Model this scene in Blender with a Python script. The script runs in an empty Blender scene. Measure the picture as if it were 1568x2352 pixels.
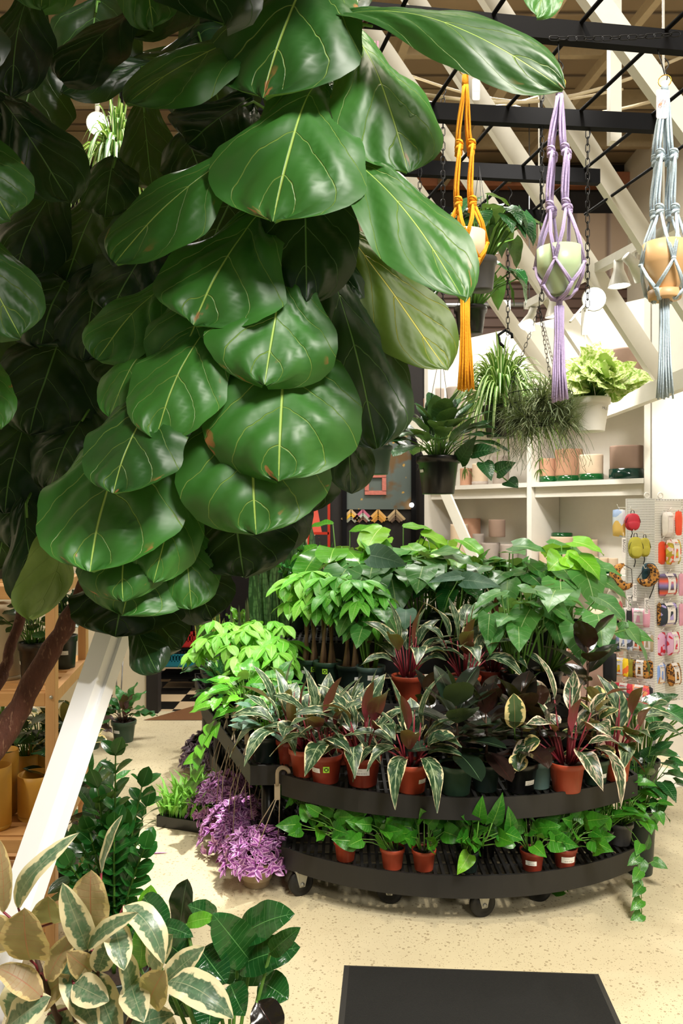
import bpy, math, random
import numpy as np
from mathutils import Vector as V, Matrix
S = bpy.context.scene
COL = S.collection
PI = math.pi
# ---------------------------------------------------------------- camera
F, HZ, CX, H = 1850.0, 1185.0, 784.0, 1.6        # focal length in px, horizon row, centre column, eye height
cd = bpy.data.cameras.new('camera'); cam = bpy.data.objects.new('camera', cd); COL.objects.link(cam)
cam.location = (0, 0, H); cam.rotation_euler = (PI/2, 0, 0)
cd.sensor_fit = 'VERTICAL'; cd.sensor_height = 36; cd.lens = 36*F/2352; cd.shift_y = (HZ-1176)/2352
cd.clip_start = 0.05
cd.dof.use_dof = True; cd.dof.focus_distance = 2.6; cd.dof.aperture_fstop = 9
S.camera = cam
S.view_settings.view_transform = 'Standard'; S.view_settings.look = 'None'; S.view_settings.gamma = 1
S.view_settings.exposure = 0.0
try: S.view_settings.use_curve_mapping = False
except Exception: pass
def P(px, py, d): return V(((px-CX)/F*d, d, H+(HZ-py)/F*d))
def G(px, py, z=0.0): return P(px, py, (H-z)*F/(py-HZ))
# ---------------------------------------------------------------- light
def lin(c):
    c = c.lstrip('#'); v = [int(c[i:i+2], 16)/255 for i in (0, 2, 4)]
    return tuple(x/12.92 if x <= .04045 else ((x+.055)/1.055)**2.4 for x in v)
W = bpy.data.worlds.new('room_air'); S.world = W; W.use_nodes = True
W.node_tree.nodes['Background'].inputs[0].default_value = (1, .93, .82, 1)
W.node_tree.nodes['Background'].inputs[1].default_value = 0.16
def lamp(kind, name, loc, target, power, color=(1, .93, .82), size=.1, angle=60, blend=.5):
    l = bpy.data.lights.new(name, kind); l.energy = power; l.color = color
    if kind == 'AREA': l.shape = 'DISK'; l.size = size
    else: l.shadow_soft_size = size
    if kind == 'SPOT': l.spot_size = math.radians(angle); l.spot_blend = blend
    o = bpy.data.objects.new(name, l); COL.objects.link(o); o.location = loc
    o.rotation_euler = (V(target)-V(loc)).to_track_quat('-Z', 'Y').to_euler()
    return o
WARM = (1, .88, .70); COOL = (.94, .98, 1.0); NEUT = (1, .95, .87)
LIGHTS = [  # kind, loc, target, power, colour, size, angle, blend
 ('AREA', (1.6, -.5, 5.2), (-.1, 2.0, 1.6), 330, NEUT, 1.5, 0, 0),         # shop lamp above and right of the viewer
 ('SPOT', (1.5, -1.2, 2.7), (.75, 3.4, .5), 230, NEUT, .3, 34, .9),
 ('AREA', (1.2, 6.2, 5.2), (1.0, 6.2, 0), 230, NEUT, 1.2, 0, 0),
 ('AREA', (-1.2, 5.4, 5.2), (-.8, 5.4, 0), 115, NEUT, 1.0, 0, 0),
 ('SPOT', (.3, 2.0, 4.4), (.75, 3.3, .5), 230, WARM, .06, 62, .8),     # bench front and floor
 ('SPOT', (.15, 3.1, 4.6), (-.70, 3.80, 0), 1500, NEUT, .05, 17, .8),    # pool of light on the floor by the purple plants
 ('SPOT', (-.2, 3.2, 4.2), (-.62, 4.6, .85), 700, NEUT, .05, 20, .8),  # left corner of the bench
 ('SPOT', (.9, 3.0, 4.0), (.65, 4.5, 1.25), 300, NEUT, .05, 44, .8),     # top of the bench
 ('SPOT', (1.2, .8, 4.2), (.9, 2.5, 0), 260, WARM, .06, 52, .9),     # floor around the mat
 ('SPOT', (1.35, 4.9, 2.93), (1.75, 5.9, 1.2), 110, NEUT, .04, 70, .8),
 ('SPOT', (1.42, 4.75, 2.93), (2.35, 5.1, 1.9), 110, NEUT, .04, 55, .8),
 ('SPOT', (1.25, 5.3, 2.9), (1.1, 6.5, 1.9), 70, NEUT, .04, 60, .8),
 ('SPOT', (1.40, 4.32, 2.85), (1.3, 3.8, 2.0), 45, NEUT, .04, 70, .8),
 ('SPOT', (-1.0, 2.9, 3.5), (-.86, 3.1, 2.9), 40, NEUT, .04, 80, .8),
 ('SPOT', (-.5, .5, 4.2), (-.75, 1.75, .8), 60, NEUT, .08, 44, .8),    # near plants at the lower left
 ('SPOT', (.55, .2, 3.2), (-.68, 1.84, .85), 200, NEUT, .04, 20, .7),   # the leaning post
 ('SPOT', (-2.6, 1.5, 3.6), (-1.4, 3.1, .6), 190, WARM, .1, 42, .8),  # added fill for the pine rack and its pots, no fixture there
]
for i, (k, loc, tg, pw, co, sz, an, bl) in enumerate(LIGHTS):
    lamp(k, 'shop_lamp', loc, tg, pw, co, sz, an, bl)
# ---------------------------------------------------------------- node helpers
class NT:
    def __init__(s, name):
        s.m = bpy.data.materials.new(name); s.m.use_nodes = True; s.t = s.m.node_tree
        s.n = s.t.nodes; s.bsdf = s.n['Principled BSDF']; s.out = s.n['Material Output']
    def put(s, sock, v):
        if isinstance(v, bpy.types.NodeSocket): s.t.links.new(v, sock)
        elif v is not None:
            if isinstance(v, (tuple, list)) and len(v) == 3 and sock.type == 'RGBA': v = (*v, 1)
            sock.default_value = v
    def math(s, op, a, b=0.0, c=None):
        n = s.n.new('ShaderNodeMath'); n.operation = op; s.put(n.inputs[0], a); s.put(n.inputs[1], b)
        if c is not None: s.put(n.inputs[2], c)
        return n.outputs[0]
    def ss(s, x, e0, e1, lo=0.0, hi=1.0):
        n = s.n.new('ShaderNodeMapRange'); n.interpolation_type = 'SMOOTHSTEP'
        for k, v in zip(('Value', 'From Min', 'From Max', 'To Min', 'To Max'), (x, e0, e1, lo, hi)): s.put(n.inputs[k], v)
        return n.outputs[0]
    def mix(s, f, a, b, bt='MIX'):
        n = s.n.new('ShaderNodeMix'); n.data_type = 'RGBA'; n.blend_type = bt
        s.put(n.inputs[0], f); s.put(n.inputs[6], a); s.put(n.inputs[7], b); return n.outputs[2]
    def noise(s, vec, scale, detail=2, rough=.5, dim='3D'):
        n = s.n.new('ShaderNodeTexNoise'); n.noise_dimensions = dim
        s.put(n.inputs['Vector'], vec); n.inputs['Scale'].default_value = scale; n.inputs['Detail'].default_value = detail; n.inputs['Roughness'].default_value = rough
        return n.outputs[0]
    def voro(s, vec, scale, feature='F1', rnd=1.0):
        n = s.n.new('ShaderNodeTexVoronoi'); n.feature = feature; s.put(n.inputs['Vector'], vec); n.inputs['Scale'].default_value = scale; n.inputs['Randomness'].default_value = rnd
        return n.outputs
    def comb(s, x, y, z=0.0):
        n = s.n.new('ShaderNodeCombineXYZ'); s.put(n.inputs[0], x); s.put(n.inputs[1], y); s.put(n.inputs[2], z); return n.outputs[0]
    def sep(s, v):
        n = s.n.new('ShaderNodeSeparateXYZ'); s.put(n.inputs[0], v); return n.outputs
    def uv(s, name='UVMap'):
        n = s.n.new('ShaderNodeUVMap'); n.uv_map = name; return n.outputs[0]
    def obj(s): return s.n.new('ShaderNodeTexCoord').outputs['Object']
    def gen(s): return s.n.new('ShaderNodeTexCoord').outputs['Generated']
    def geo(s): return s.n.new('ShaderNodeNewGeometry').outputs
    def bump(s, h, strength=.2, dist=.01):
        n = s.n.new('ShaderNodeBump'); n.inputs['Strength'].default_value = strength; n.inputs['Distance'].default_value = dist
        s.put(n.inputs['Height'], h); s.put(s.bsdf.inputs['Normal'], n.outputs[0])
    def set(s, col=None, rough=None, metal=None, spec=None):
        for k, v in (('Base Color', col), ('Roughness', rough), ('Metallic', metal), ('Specular IOR Level', spec)):
            if v is not None: s.put(s.bsdf.inputs[k], v)
        return s.m
def hx(c): return lin(c) if isinstance(c, str) else c
def plain(name, col, rough=.5, metal=0.0, vary=.12, scale=30, bump=0.0, spec=None):
    n = NT(name); c = hx(col)
    f = n.noise(n.obj(), scale, 3)
    m = n.set(n.mix(f, tuple(x*(1-vary) for x in c), tuple(min(1, x*(1+vary)) for x in c)), rough, metal, spec)
    if bump: n.bump(f, bump, .005)
    return m
def emit(name, col, strength):
    n = NT(name); n.put(n.bsdf.inputs['Base Color'], col); n.put(n.bsdf.inputs['Emission Color'], col); n.bsdf.inputs['Emission Strength'].default_value = strength
    return n.m
def leaf_mat(name, c1, c2, vein=None, nv=6.0, slope=.9, mw=.03, vw=.06, edge=None, ew=.2, streak=None, under=None, rough=.35, trans=.25, patch=None, scorch=None, bumpy=.35, spec=.5):
    """c1..c2 vary leaf to leaf; side veins run out from the midrib; edge = pale margin; streak = pale stripes along the veins; under = underside."""
    n = NT(name); u, v, _ = n.sep(n.uv()); rnd, rat, _ = n.sep(n.uv('rnd'))
    av = n.math('ABSOLUTE', n.math('MULTIPLY_ADD', v, 2.0, -1.0))
    seed = n.math('MULTIPLY', rnd, 37.0)
    wob = n.noise(n.comb(n.math('MULTIPLY', u, 3.0), n.math('MULTIPLY', v, 3.0), seed), 1.6, 2)
    t = n.math('MULTIPLY_ADD', wob, .35, n.math('SUBTRACT', n.math('MULTIPLY', u, nv), n.math('MULTIPLY', n.math('POWER', av, 1.25), slope)))
    fr = n.math('FRACT', t); dist = n.math('MINIMUM', fr, n.math('SUBTRACT', 1.0, fr))
    side = n.ss(dist, 0.0, vw, 1.0, 0.0); mid = n.ss(av, mw*.35, mw, 1.0, 0.0)
    col = n.mix(rnd, hx(c1), hx(c2))
    col = n.mix(n.math('MULTIPLY', wob, .35), col, tuple(x*.45 for x in hx(c1)))
    if patch:
        pn = n.noise(n.comb(n.math('MULTIPLY', u, 5.0), n.math('MULTIPLY', v, 4.0), seed), 1.3, 3)
        col = n.mix(n.ss(pn, .45, .56), col, hx(patch))
    if streak:
        sn = n.noise(n.comb(n.math('MULTIPLY', t, 1.7), n.math('MULTIPLY', av, 1.3), seed), 1.5, 2)
        col = n.mix(n.math('MULTIPLY', n.ss(sn, .5, .62), .55), col, hx(streak))
    if edge:
        en = n.noise(n.comb(n.math('MULTIPLY', u, 6.0), n.math('MULTIPLY', v, 2.0), seed), 1.5, 2)
        e = n.ss(n.math('MULTIPLY_ADD', n.math('SUBTRACT', en, .5), .9, av), 1-ew-.05, 1-ew+.05)
        col = n.mix(e, col, hx(edge))
    if vein:
        col = n.mix(n.math('MAXIMUM', n.math('MULTIPLY', side, .6), mid), col, hx(vein))
    if scorch:
        sc = n.noise(n.comb(n.math('MULTIPLY', u, 4.0), n.math('MULTIPLY', v, 4.0), seed), 1.4, 3)
        k = n.math('MULTIPLY', n.ss(sc, .66, .70), n.ss(n.math('MAXIMUM', av, u), .80, .97)); col = n.mix(k, col, hx(scorch))
    back = n.geo()['Backfacing']
    if under: col = n.mix(back, col, hx(under))
    n.set(col, rough, 0.0, spec)
    if bumpy:
        n.bump(n.math('MULTIPLY_ADD', n.math('MAXIMUM', side, mid), -.5, n.math('MULTIPLY', wob, .7)), bumpy, .008)
    if trans:
        tr = n.n.new('ShaderNodeBsdfTranslucent'); n.put(tr.inputs[0], n.mix(.5, col, (.35, .55, .05))); ms = n.n.new('ShaderNodeMixShader'); ms.inputs[0].default_value = trans
        n.t.links.new(n.bsdf.outputs[0], ms.inputs[1]); n.t.links.new(tr.outputs[0], ms.inputs[2]); n.t.links.new(ms.outputs[0], n.out.inputs[0])
    return n.m
# ---------------------------------------------------------------- mesh builder
UP = V((0, 0, 1))
def basis(d):
    d = d.normalized(); a = UP if abs(d.z) < .95 else V((1, 0, 0)); x = a.cross(d).normalized(); return x, d.cross(x)
class MB:
    def __init__(s): s.v = []; s.f = []; s.uv = []; s.r = []; s.smooth = []
    def quad(s, idx, uvs=None, r=(.5, .5), sm=True):
        s.f.append(idx); s.uv.extend(uvs or [(0, 0)]*len(idx)); s.r.extend([r]*len(idx)); s.smooth.append(sm)
    def poly(s, pts, uvs=None, sm=False):
        b = len(s.v); s.v.extend([tuple(p) for p in pts]); s.quad(tuple(range(b, b+len(pts))), uvs, sm=sm)
    def box(s, c, size, rz=0.0, M=None):
        x, y, z = (k/2 for k in size); c = V(c)
        R = M or Matrix.Rotation(rz, 3, 'Z'); b = len(s.v)
        for i in (-1, 1):
            for j in (-1, 1):
                for k in (-1, 1): s.v.append(tuple(c+R@V((i*x, j*y, k*z))))
        for q in ((0, 1, 3, 2), (4, 6, 7, 5), (0, 4, 5, 1), (2, 3, 7, 6), (0, 2, 6, 4), (1, 5, 7, 3)):
            s.quad(tuple(b+i for i in q), [(0, 0), (1, 0), (1, 1), (0, 1)], sm=False)
        return s
    def beam(s, a, b, w, h, side=None):
        """box from a to b; w along `side` (default horizontal), h across it"""
        a, b = V(a), V(b); d = (b-a); L = d.length; d.normalize()
        x = (side - d*side.dot(d)).normalized() if side is not None else basis(d)[0]
        y = d.cross(x); M = Matrix((x, y, d)).transposed()
        return s.box((a+b)/2, (w, h, L), M=M)
    def tube(s, pts, rad, n=6, cap=True):
        pts = [V(p) for p in pts]; m = len(pts)
        rad = rad if isinstance(rad, (list, tuple)) else [rad]*m
        b = len(s.v); x = None
        for i, p in enumerate(pts):
            d = (pts[min(i+1, m-1)]-pts[max(i-1, 0)])
            if d.length < 1e-9: d = UP.copy()
            d.normalize()
            if x is None: x = basis(d)[0]
            else:
                x = x-d*x.dot(d); x = x.normalized() if x.length > 1e-6 else basis(d)[0]
            y = d.cross(x)
            for k in range(n):
                a = 2*PI*k/n; s.v.append(tuple(p+(x*math.cos(a)+y*math.sin(a))*rad[i]))
        for i in range(m-1):
            for k in range(n):
                k2 = (k+1) % n
                s.quad((b+i*n+k, b+i*n+k2, b+(i+1)*n+k2, b+(i+1)*n+k), [(k/n, i/(m-1)), ((k+1)/n, i/(m-1)), ((k+1)/n, (i+1)/(m-1)), (k/n, (i+1)/(m-1))])
        if cap:
            s.quad(tuple(b+k for k in reversed(range(n)))); s.quad(tuple(b+(m-1)*n+k for k in range(n)))
        return s
    def loop(s, pts, r, n=5):
        pts = [V(p) for p in pts]; m = len(pts); b = len(s.v)
        c = sum(pts, V((0, 0, 0)))/m
        nn = (pts[0]-c).cross(pts[m//4]-c).normalized()
        for i, p in enumerate(pts):
            d = (pts[(i+1) % m]-pts[i-1]).normalized(); y = d.cross(nn)
            for k in range(n):
                a = 2*PI*k/n; s.v.append(tuple(p+(nn*math.cos(a)+y*math.sin(a))*r))
        for i in range(m):
            i2 = (i+1) % m
            for k in range(n):
                k2 = (k+1) % n; s.quad((b+i*n+k, b+i*n+k2, b+i2*n+k2, b+i2*n+k))
        return s
    def ring(s, c, R, r, axis=UP, n=20, m=6):
        x, y = basis(V(axis)); c = V(c)
        return s.loop([c+(x*math.cos(2*PI*i/n)+y*math.sin(2*PI*i/n))*R for i in range(n)], r, m)
    def lathe(s, prof, n=28, c=(0, 0, 0), axis=None):
        b = len(s.v); c = V(c); m = len(prof)
        R = Matrix.Identity(3) if axis is None else V(axis).to_track_quat('Z', 'Y').to_matrix()
        for r, z in prof:
            for k in range(n):
                a = 2*PI*k/n; s.v.append(tuple(c+R@V((r*math.cos(a), r*math.sin(a), z))))
        for i in range(m-1):
            for k in range(n):
                k2 = (k+1) % n; s.quad((b+i*n+k, b+i*n+k2, b+(i+1)*n+k2, b+(i+1)*n+k), [(k/n, i/(m-1)), ((k+1)/n, i/(m-1)), ((k+1)/n, (i+1)/(m-1)), (k/n, (i+1)/(m-1))])
        return s
    def ball(s, c, r, n=10, m=6, sq=(1, 1, 1)):
        b = len(s.v); c = V(c)
        for i in range(m+1):
            th = PI*i/m
            for k in range(n):
                a = 2*PI*k/n; s.v.append((c.x+r*sq[0]*math.sin(th)*math.cos(a), c.y+r*sq[1]*math.sin(th)*math.sin(a), c.z-r*sq[2]*math.cos(th)))
        for i in range(m):
            for k in range(n):
                k2 = (k+1) % n; s.quad((b+i*n+k, b+i*n+k2, b+(i+1)*n+k2, b+(i+1)*n+k))
        return s
    def leaf(s, B, T, N, hw, shape, sag=0.0, fold=0.15, wave=0.0, nu=8, nv=4, lobe=0.0, puck=0.0, pn=6, rnd=None, C=None, cup=0.0, twist=0.0, side_sag=0.0, rs=random, psl=.9, warp=0.0, ragged=0.0):
        """one leaf blade from B to T facing N: bent along a curve, folded about the midrib, wavy at the margin"""
        B, T, N = V(B), V(T), V(N); L = (T-B).length
        t0 = (T-B).normalized(); n0 = N-t0*N.dot(t0)
        n0 = n0.normalized() if n0.length > 1e-5 else basis(t0)[1]
        s0 = t0.cross(n0)
        if C is None: C = (B+T)/2+n0*(2*sag*L)+s0*(2*side_sag*L)
        rnd = rs.random() if rnd is None else rnd; ph = rs.random()*6; b = len(s.v); r = (rnd, hw/L)
        xs = np.interp([i/nu for i in range(nu+1)], [k[0] for k in shape], [k[1] for k in shape])
        for i in range(nu+1):
            u = i/nu; c = B*(1-u)**2+C*(2*u*(1-u))+T*u*u
            t = (C-B)*(2*(1-u))+(T-C)*(2*u); t = t.normalized() if t.length > 1e-9 else t0
            n = n0-t*n0.dot(t); n = n.normalized() if n.length > 1e-5 else n0
            if twist: n = Matrix.Rotation(twist*(u-.5), 3, t)@n
            sd = t.cross(n); w0 = xs[i]*hw; rl = 1+ragged*(math.sin(u*9+ph)+.6*math.sin(u*19+2*ph)); rr_ = 1+ragged*(math.sin(u*8-ph*1.7)+.6*math.sin(u*17+ph))
            for j in range(nv+1):
                v = -1+2*j/nv; a = abs(v); w = w0*(rl if v < 0 else rr_)
                z = fold*w*a + cup*w*a*a + wave*hw*a*math.sin(ph+u*14+(2 if v < 0 else 0))
                if puck: z += puck*hw*math.sin(PI*min(1, max(0, a*1.1)))*(abs(math.sin(PI*(u*pn-a**1.25*psl)))-.5)
                if warp: z += warp*hw*(math.sin(ph+u*5+v*2.3)+.6*math.sin(ph*2+u*9-v*4))*(.3+.7*a)
                s.v.append(tuple(c+sd*(v*w)+n*z-t*(lobe*L*a**1.6*(1-u)**5)))
        k = nv+1
        for i in range(nu):
            for j in range(nv):
                a = b+i*k+j
                s.quad((a, a+1, a+k+1, a+k), [(i/nu, j/nv), (i/nu, (j+1)/nv), ((i+1)/nu, (j+1)/nv), ((i+1)/nu, j/nv)], r)
        return s
    def text(s, txt, o, x, y, size, lift=0.0):
        """lettering as flat filled outlines: o = lower-left corner, x and y unit directions"""
        o, x, y = V(o), V(x), V(y); z = x.cross(y); b = len(s.v); vv, ff = glyphs(txt)
        for p in vv: s.v.append(tuple(o+x*(p[0]*size)+y*(p[1]*size)+z*lift))
        for f in ff: s.quad(tuple(b+i for i in f), sm=False)
        return s
    def build(s, name, mat, parent=None, world=False):
        me = bpy.data.meshes.new(name); v = s.v
        if world and parent is not None:
            q = V((0, 0, 0)); pp = parent
            while pp is not None: q = q+pp.location; pp = pp.parent
            v = [(a-q.x, b-q.y, c-q.z) for a, b, c in v]
        me.from_pydata(v, [], s.f)
        u = me.uv_layers.new(name='UVMap'); u.data.foreach_set('uv', [k for p in s.uv for k in p])
        u2 = me.uv_layers.new(name='rnd'); u2.data.foreach_set('uv', [k for p in s.r for k in p])
        me.polygons.foreach_set('use_smooth', s.smooth); me.update()
        for m in (mat if isinstance(mat, (list, tuple)) else [mat]): me.materials.append(m)
        o = bpy.data.objects.new(name, me); COL.objects.link(o)
        if parent is not None: o.parent = parent
        return o
_G = {}
def glyphs(txt):
    if txt not in _G:
        c = bpy.data.curves.new('lettering', 'FONT'); c.body = txt; c.size = 1; c.resolution_u = 2
        o = bpy.data.objects.new('lettering', c); COL.objects.link(o)
        dg = bpy.context.evaluated_depsgraph_get(); me = o.evaluated_get(dg).to_mesh()
        _G[txt] = ([tuple(p.co) for p in me.vertices], [tuple(p.vertices) for p in me.polygons])
        bpy.data.objects.remove(o); bpy.data.curves.remove(c)
    return _G[txt]
def tag(o, label, cat, group=None, kind=None):
    o['label'] = label; o['category'] = cat
    if group: o['group'] = group
    if kind: o['kind'] = kind
    return o
def thing(name, label, cat, loc=(0, 0, 0), group=None, rz=0.0):
    o = bpy.data.objects.new(name, None); COL.objects.link(o); o.location = loc; o.rotation_euler = (0, 0, rz); o.empty_display_size = .05
    return tag(o, label, cat, group)
def struct(name, mb, mat):
    o = mb.build(name, mat); o['kind'] = 'structure'; return o
def bevel(o, w=.003, seg=2):
    m = o.modifiers.new('bevel', 'BEVEL'); m.width = w; m.segments = seg; m.limit_method = 'ANGLE'; return o
# ---------------------------------------------------------------- leaf outlines (position along the blade, half width)
FIG = [(0, .06), (.03, .22), (.09, .42), (.18, .54), (.30, .62), (.42, .75), (.55, .93), (.66, 1), (.78, .96), (.88, .79), (.945, .53), (.98, .26), (1, .05)]
ROUNDFIG = [(0, .1), (.04, .45), (.12, .74), (.25, .88), (.45, .98), (.6, 1), (.75, .93), (.87, .72), (.95, .45), (.985, .2), (1, .03)]
LANCE = [(0, .06), (.08, .42), (.2, .78), (.38, 1), (.55, .95), (.72, .72), (.87, .38), (.95, .15), (1, 0)]
OVAL = [(0, .1), (.06, .42), (.16, .76), (.32, .97), (.5, 1), (.68, .9), (.83, .65), (.93, .34), (.98, .1), (1, 0)]
HEART = [(0, .62), (.06, .9), (.16, 1), (.3, .96), (.48, .8), (.66, .56), (.8, .34), (.91, .15), (1, 0)]
BLADE = [(0, .55), (.25, .85), (.55, 1), (.75, .88), (.9, .5), (.97, .2), (1, 0)]
STRAP = [(0, .7), (.25, 1), (.6, .8), (.85, .45), (1, 0)]
# ---------------------------------------------------------------- materials
L = dict(
 fig=leaf_mat('fig_leaf', '#27561f', '#438630', '#a9ca60', 3.6, 1.75, .022, .022, rough=.44, trans=.09, bumpy=.6, scorch='#9c6a3c', under='#5f8f45', spec=.5),
 fig_dark=leaf_mat('old_fig_leaf', '#0c2614', '#153a1a', '#5f8a48', 3.6, 1.75, .022, .022, rough=.36, trans=.06, bumpy=.6, under='#44642c'),  # inner crown shade put into a darker green
 fig_yellow=leaf_mat('yellow_fig_leaf', '#42600f', '#587616', '#b8b03c', 3.6, 1.75, .026, .026, rough=.5, trans=.15, bumpy=.5, under='#7f9a50'),
 strom=leaf_mat('striped_leaf', '#1b3621', '#2e4f38', '#9fb08a', 7, 1.6, .07, .0, edge='#d8cda2', ew=.10, streak='#8d9f78', under='#641a2c', rough=.33, trans=.12, patch='#23432b', bumpy=.3),
 strom2=leaf_mat('pink_striped_leaf', '#23402a', '#45603f', '#b7c59b', 7, 1.6, .06, .0, edge='#e6d2b6', ew=.20, streak='#c9b09c', under='#7a2038', rough=.33, trans=.12, bumpy=.3),
 rubber=leaf_mat('burgundy_rubber_leaf', '#141412', '#281a18', '#3a1a18', 14, .6, .03, .0, under='#331d1a', rough=.17, trans=.03, bumpy=.15),
 rubber_green=leaf_mat('dark_rubber_leaf', '#16241b', '#24382a', '#5c7a58', 14, .6, .03, .0, under='#3c4a34', rough=.2, trans=.05, bumpy=.15),
 rubber_var=leaf_mat('cream_edged_rubber_leaf', '#2f4a2c', '#4b6138', '#8b7a4a', 12, .7, .03, .0, edge='#d9c98a', ew=.3, under='#8a7a4a', rough=.25, trans=.08, bumpy=.2),
 tineke=leaf_mat('variegated_rubber_leaf', '#4a6a52', '#7f8f74', '#a5ad88', 10, .6, .028, .0, edge='#ebe0b6', ew=.38, streak='#93a384', under='#b59a72', rough=.33, trans=.2, patch='#54765a', bumpy=.25),
 tineke_back=leaf_mat('pinkish_rubber_leaf', '#a08a62', '#b39a78', '#b5705c', 10, .6, .04, .05, edge='#d8c08a', ew=.25, under='#7d8a62', rough=.5, trans=.25, bumpy=.3),
 gloss=leaf_mat('glossy_dark_leaf', '#10401f', '#215c27', '#5f9a55', 12, .7, .03, .05, under='#4d7a3a', rough=.16, trans=.08, bumpy=.3),
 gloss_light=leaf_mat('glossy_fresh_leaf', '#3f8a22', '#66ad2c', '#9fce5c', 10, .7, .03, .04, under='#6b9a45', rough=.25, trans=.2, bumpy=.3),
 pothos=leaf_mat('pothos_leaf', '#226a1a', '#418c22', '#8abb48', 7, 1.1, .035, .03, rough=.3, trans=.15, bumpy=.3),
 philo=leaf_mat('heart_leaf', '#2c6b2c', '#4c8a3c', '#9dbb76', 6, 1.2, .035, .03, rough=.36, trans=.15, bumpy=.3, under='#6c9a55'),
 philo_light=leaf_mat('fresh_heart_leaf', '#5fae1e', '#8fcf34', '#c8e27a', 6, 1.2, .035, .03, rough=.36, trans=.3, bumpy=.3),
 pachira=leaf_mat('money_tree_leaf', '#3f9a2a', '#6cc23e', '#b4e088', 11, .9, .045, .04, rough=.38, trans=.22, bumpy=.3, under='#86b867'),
 pachira_light=leaf_mat('bright_money_tree_leaf', '#64c030', '#96dc55', '#d4f0a0', 11, .9, .045, .04, rough=.4, trans=.25, bumpy=.3),  # lamp light on the lit trees put into a lighter green
 snake=leaf_mat('snake_leaf', '#1f3d22', '#365f36', '#27492b', 16, .2, .0, .22, rough=.4, trans=.05, patch='#557a4c', bumpy=.1),
 snake_gold=leaf_mat('gold_edged_snake_leaf', '#3c5f34', '#55803f', '#27492b', 16, .2, .0, .2, edge='#dfd76a', ew=.22, rough=.4, trans=.1, bumpy=.1),
 spider=leaf_mat('spider_leaf', '#3f7a2c', '#6b9a3c', '#e6efb4', 1, 0, .42, .0, rough=.42, trans=.25, bumpy=0),
 airplant=leaf_mat('air_plant_leaf', '#5f6f50', '#8b9672', None, rough=.7, trans=.1, bumpy=0),
 trad=leaf_mat('purple_leaf', '#8a3f92', '#b560b4', '#5c2a66', 1, 0, .16, .0, edge='#d8a6d8', ew=.42, rough=.33, trans=.12, under='#9a2f8a', bumpy=0),
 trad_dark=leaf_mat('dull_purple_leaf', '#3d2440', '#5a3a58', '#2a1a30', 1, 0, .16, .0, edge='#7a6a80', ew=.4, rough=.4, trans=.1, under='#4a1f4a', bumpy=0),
 fern=leaf_mat('lacy_leaf', '#6cb83a', '#95d75a', '#c4ec94', 8, .9, .05, .06, rough=.45, trans=.25, bumpy=.2),
 zz=leaf_mat('waxy_leaf', '#1d5a24', '#338036', '#6aa658', 9, .9, .04, .0, rough=.2, trans=.08, bumpy=.1),
 calathea=leaf_mat('wavy_leaf', '#1f5a2c', '#3f8a3c', '#173c22', 11, .8, .03, .16, under='#5a2436', rough=.35, trans=.1, bumpy=.3),
 calathea_dark=leaf_mat('dark_wavy_leaf', '#2a1a1a', '#42282a', '#1a1212', 11, .8, .03, .1, under='#4a1f2a', rough=.4, trans=.05, bumpy=.3),
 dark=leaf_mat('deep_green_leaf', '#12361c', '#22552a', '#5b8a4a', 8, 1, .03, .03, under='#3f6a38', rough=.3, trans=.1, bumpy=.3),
 marble=leaf_mat('marbled_leaf', '#7fae34', '#aacb50', '#dbe8a0', 7, 1.1, .03, .0, streak='#eef0c0', patch='#e9efb4', under='#a8c86a', rough=.33, trans=.22, bumpy=.3),
 scindap=leaf_mat('ribbed_leaf', '#143a20', '#245a2c', '#4c7a48', 9, 1.4, .04, .10, rough=.3, trans=.08, bumpy=.4, under='#4a7040'),
 sage=leaf_mat('grey_green_leaf', '#3f6a52', '#58806a', '#8fae94', 6, 1.1, .03, .03, rough=.45, trans=.12, bumpy=.25),
)
def barcode(name, col):
    n = NT(name); u, v, _ = n.sep(n.uv())
    b = n.math('GREATER_THAN', n.noise(n.comb(n.math('MULTIPLY', u, 34.0), 0.0), 1.0, 0), .52)
    k = n.math('MULTIPLY', n.math('MULTIPLY', n.math('LESS_THAN', n.math('ABSOLUTE', n.math('SUBTRACT', v, .28)), .13), n.math('LESS_THAN', n.math('ABSOLUTE', n.math('SUBTRACT', u, .52)), .28)), b)
    ln = n.math('MULTIPLY', n.math('LESS_THAN', n.math('ABSOLUTE', n.math('SUBTRACT', v, .72)), .025), n.math('LESS_THAN', n.math('ABSOLUTE', n.math('SUBTRACT', u, .35)), .2))
    n.set(n.mix(n.math('MULTIPLY', n.math('MAXIMUM', k, ln), .85), hx(col), (.03, .03, .04)), .5); return n.m
def heart_mat():
    n = NT('green_heart_sticker'); u, v, _ = n.sep(n.uv())
    x = n.math('MULTIPLY_ADD', u, 3.4, -1.7); y = n.math('MULTIPLY_ADD', v, 3.4, -1.6)
    x2 = n.math('MULTIPLY', x, x); q = n.math('SUBTRACT', n.math('ADD', x2, n.math('MULTIPLY', y, y)), 1.0)
    h = n.math('SUBTRACT', n.math('MULTIPLY', n.math('MULTIPLY', q, q), q), n.math('MULTIPLY', x2, n.math('MULTIPLY', n.math('MULTIPLY', y, y), y)))
    n.set(n.mix(n.math('LESS_THAN', n.math('ABSOLUTE', h), .22), hx('#a6dc3c'), hx('#243a1c')), .5); return n.m
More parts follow.
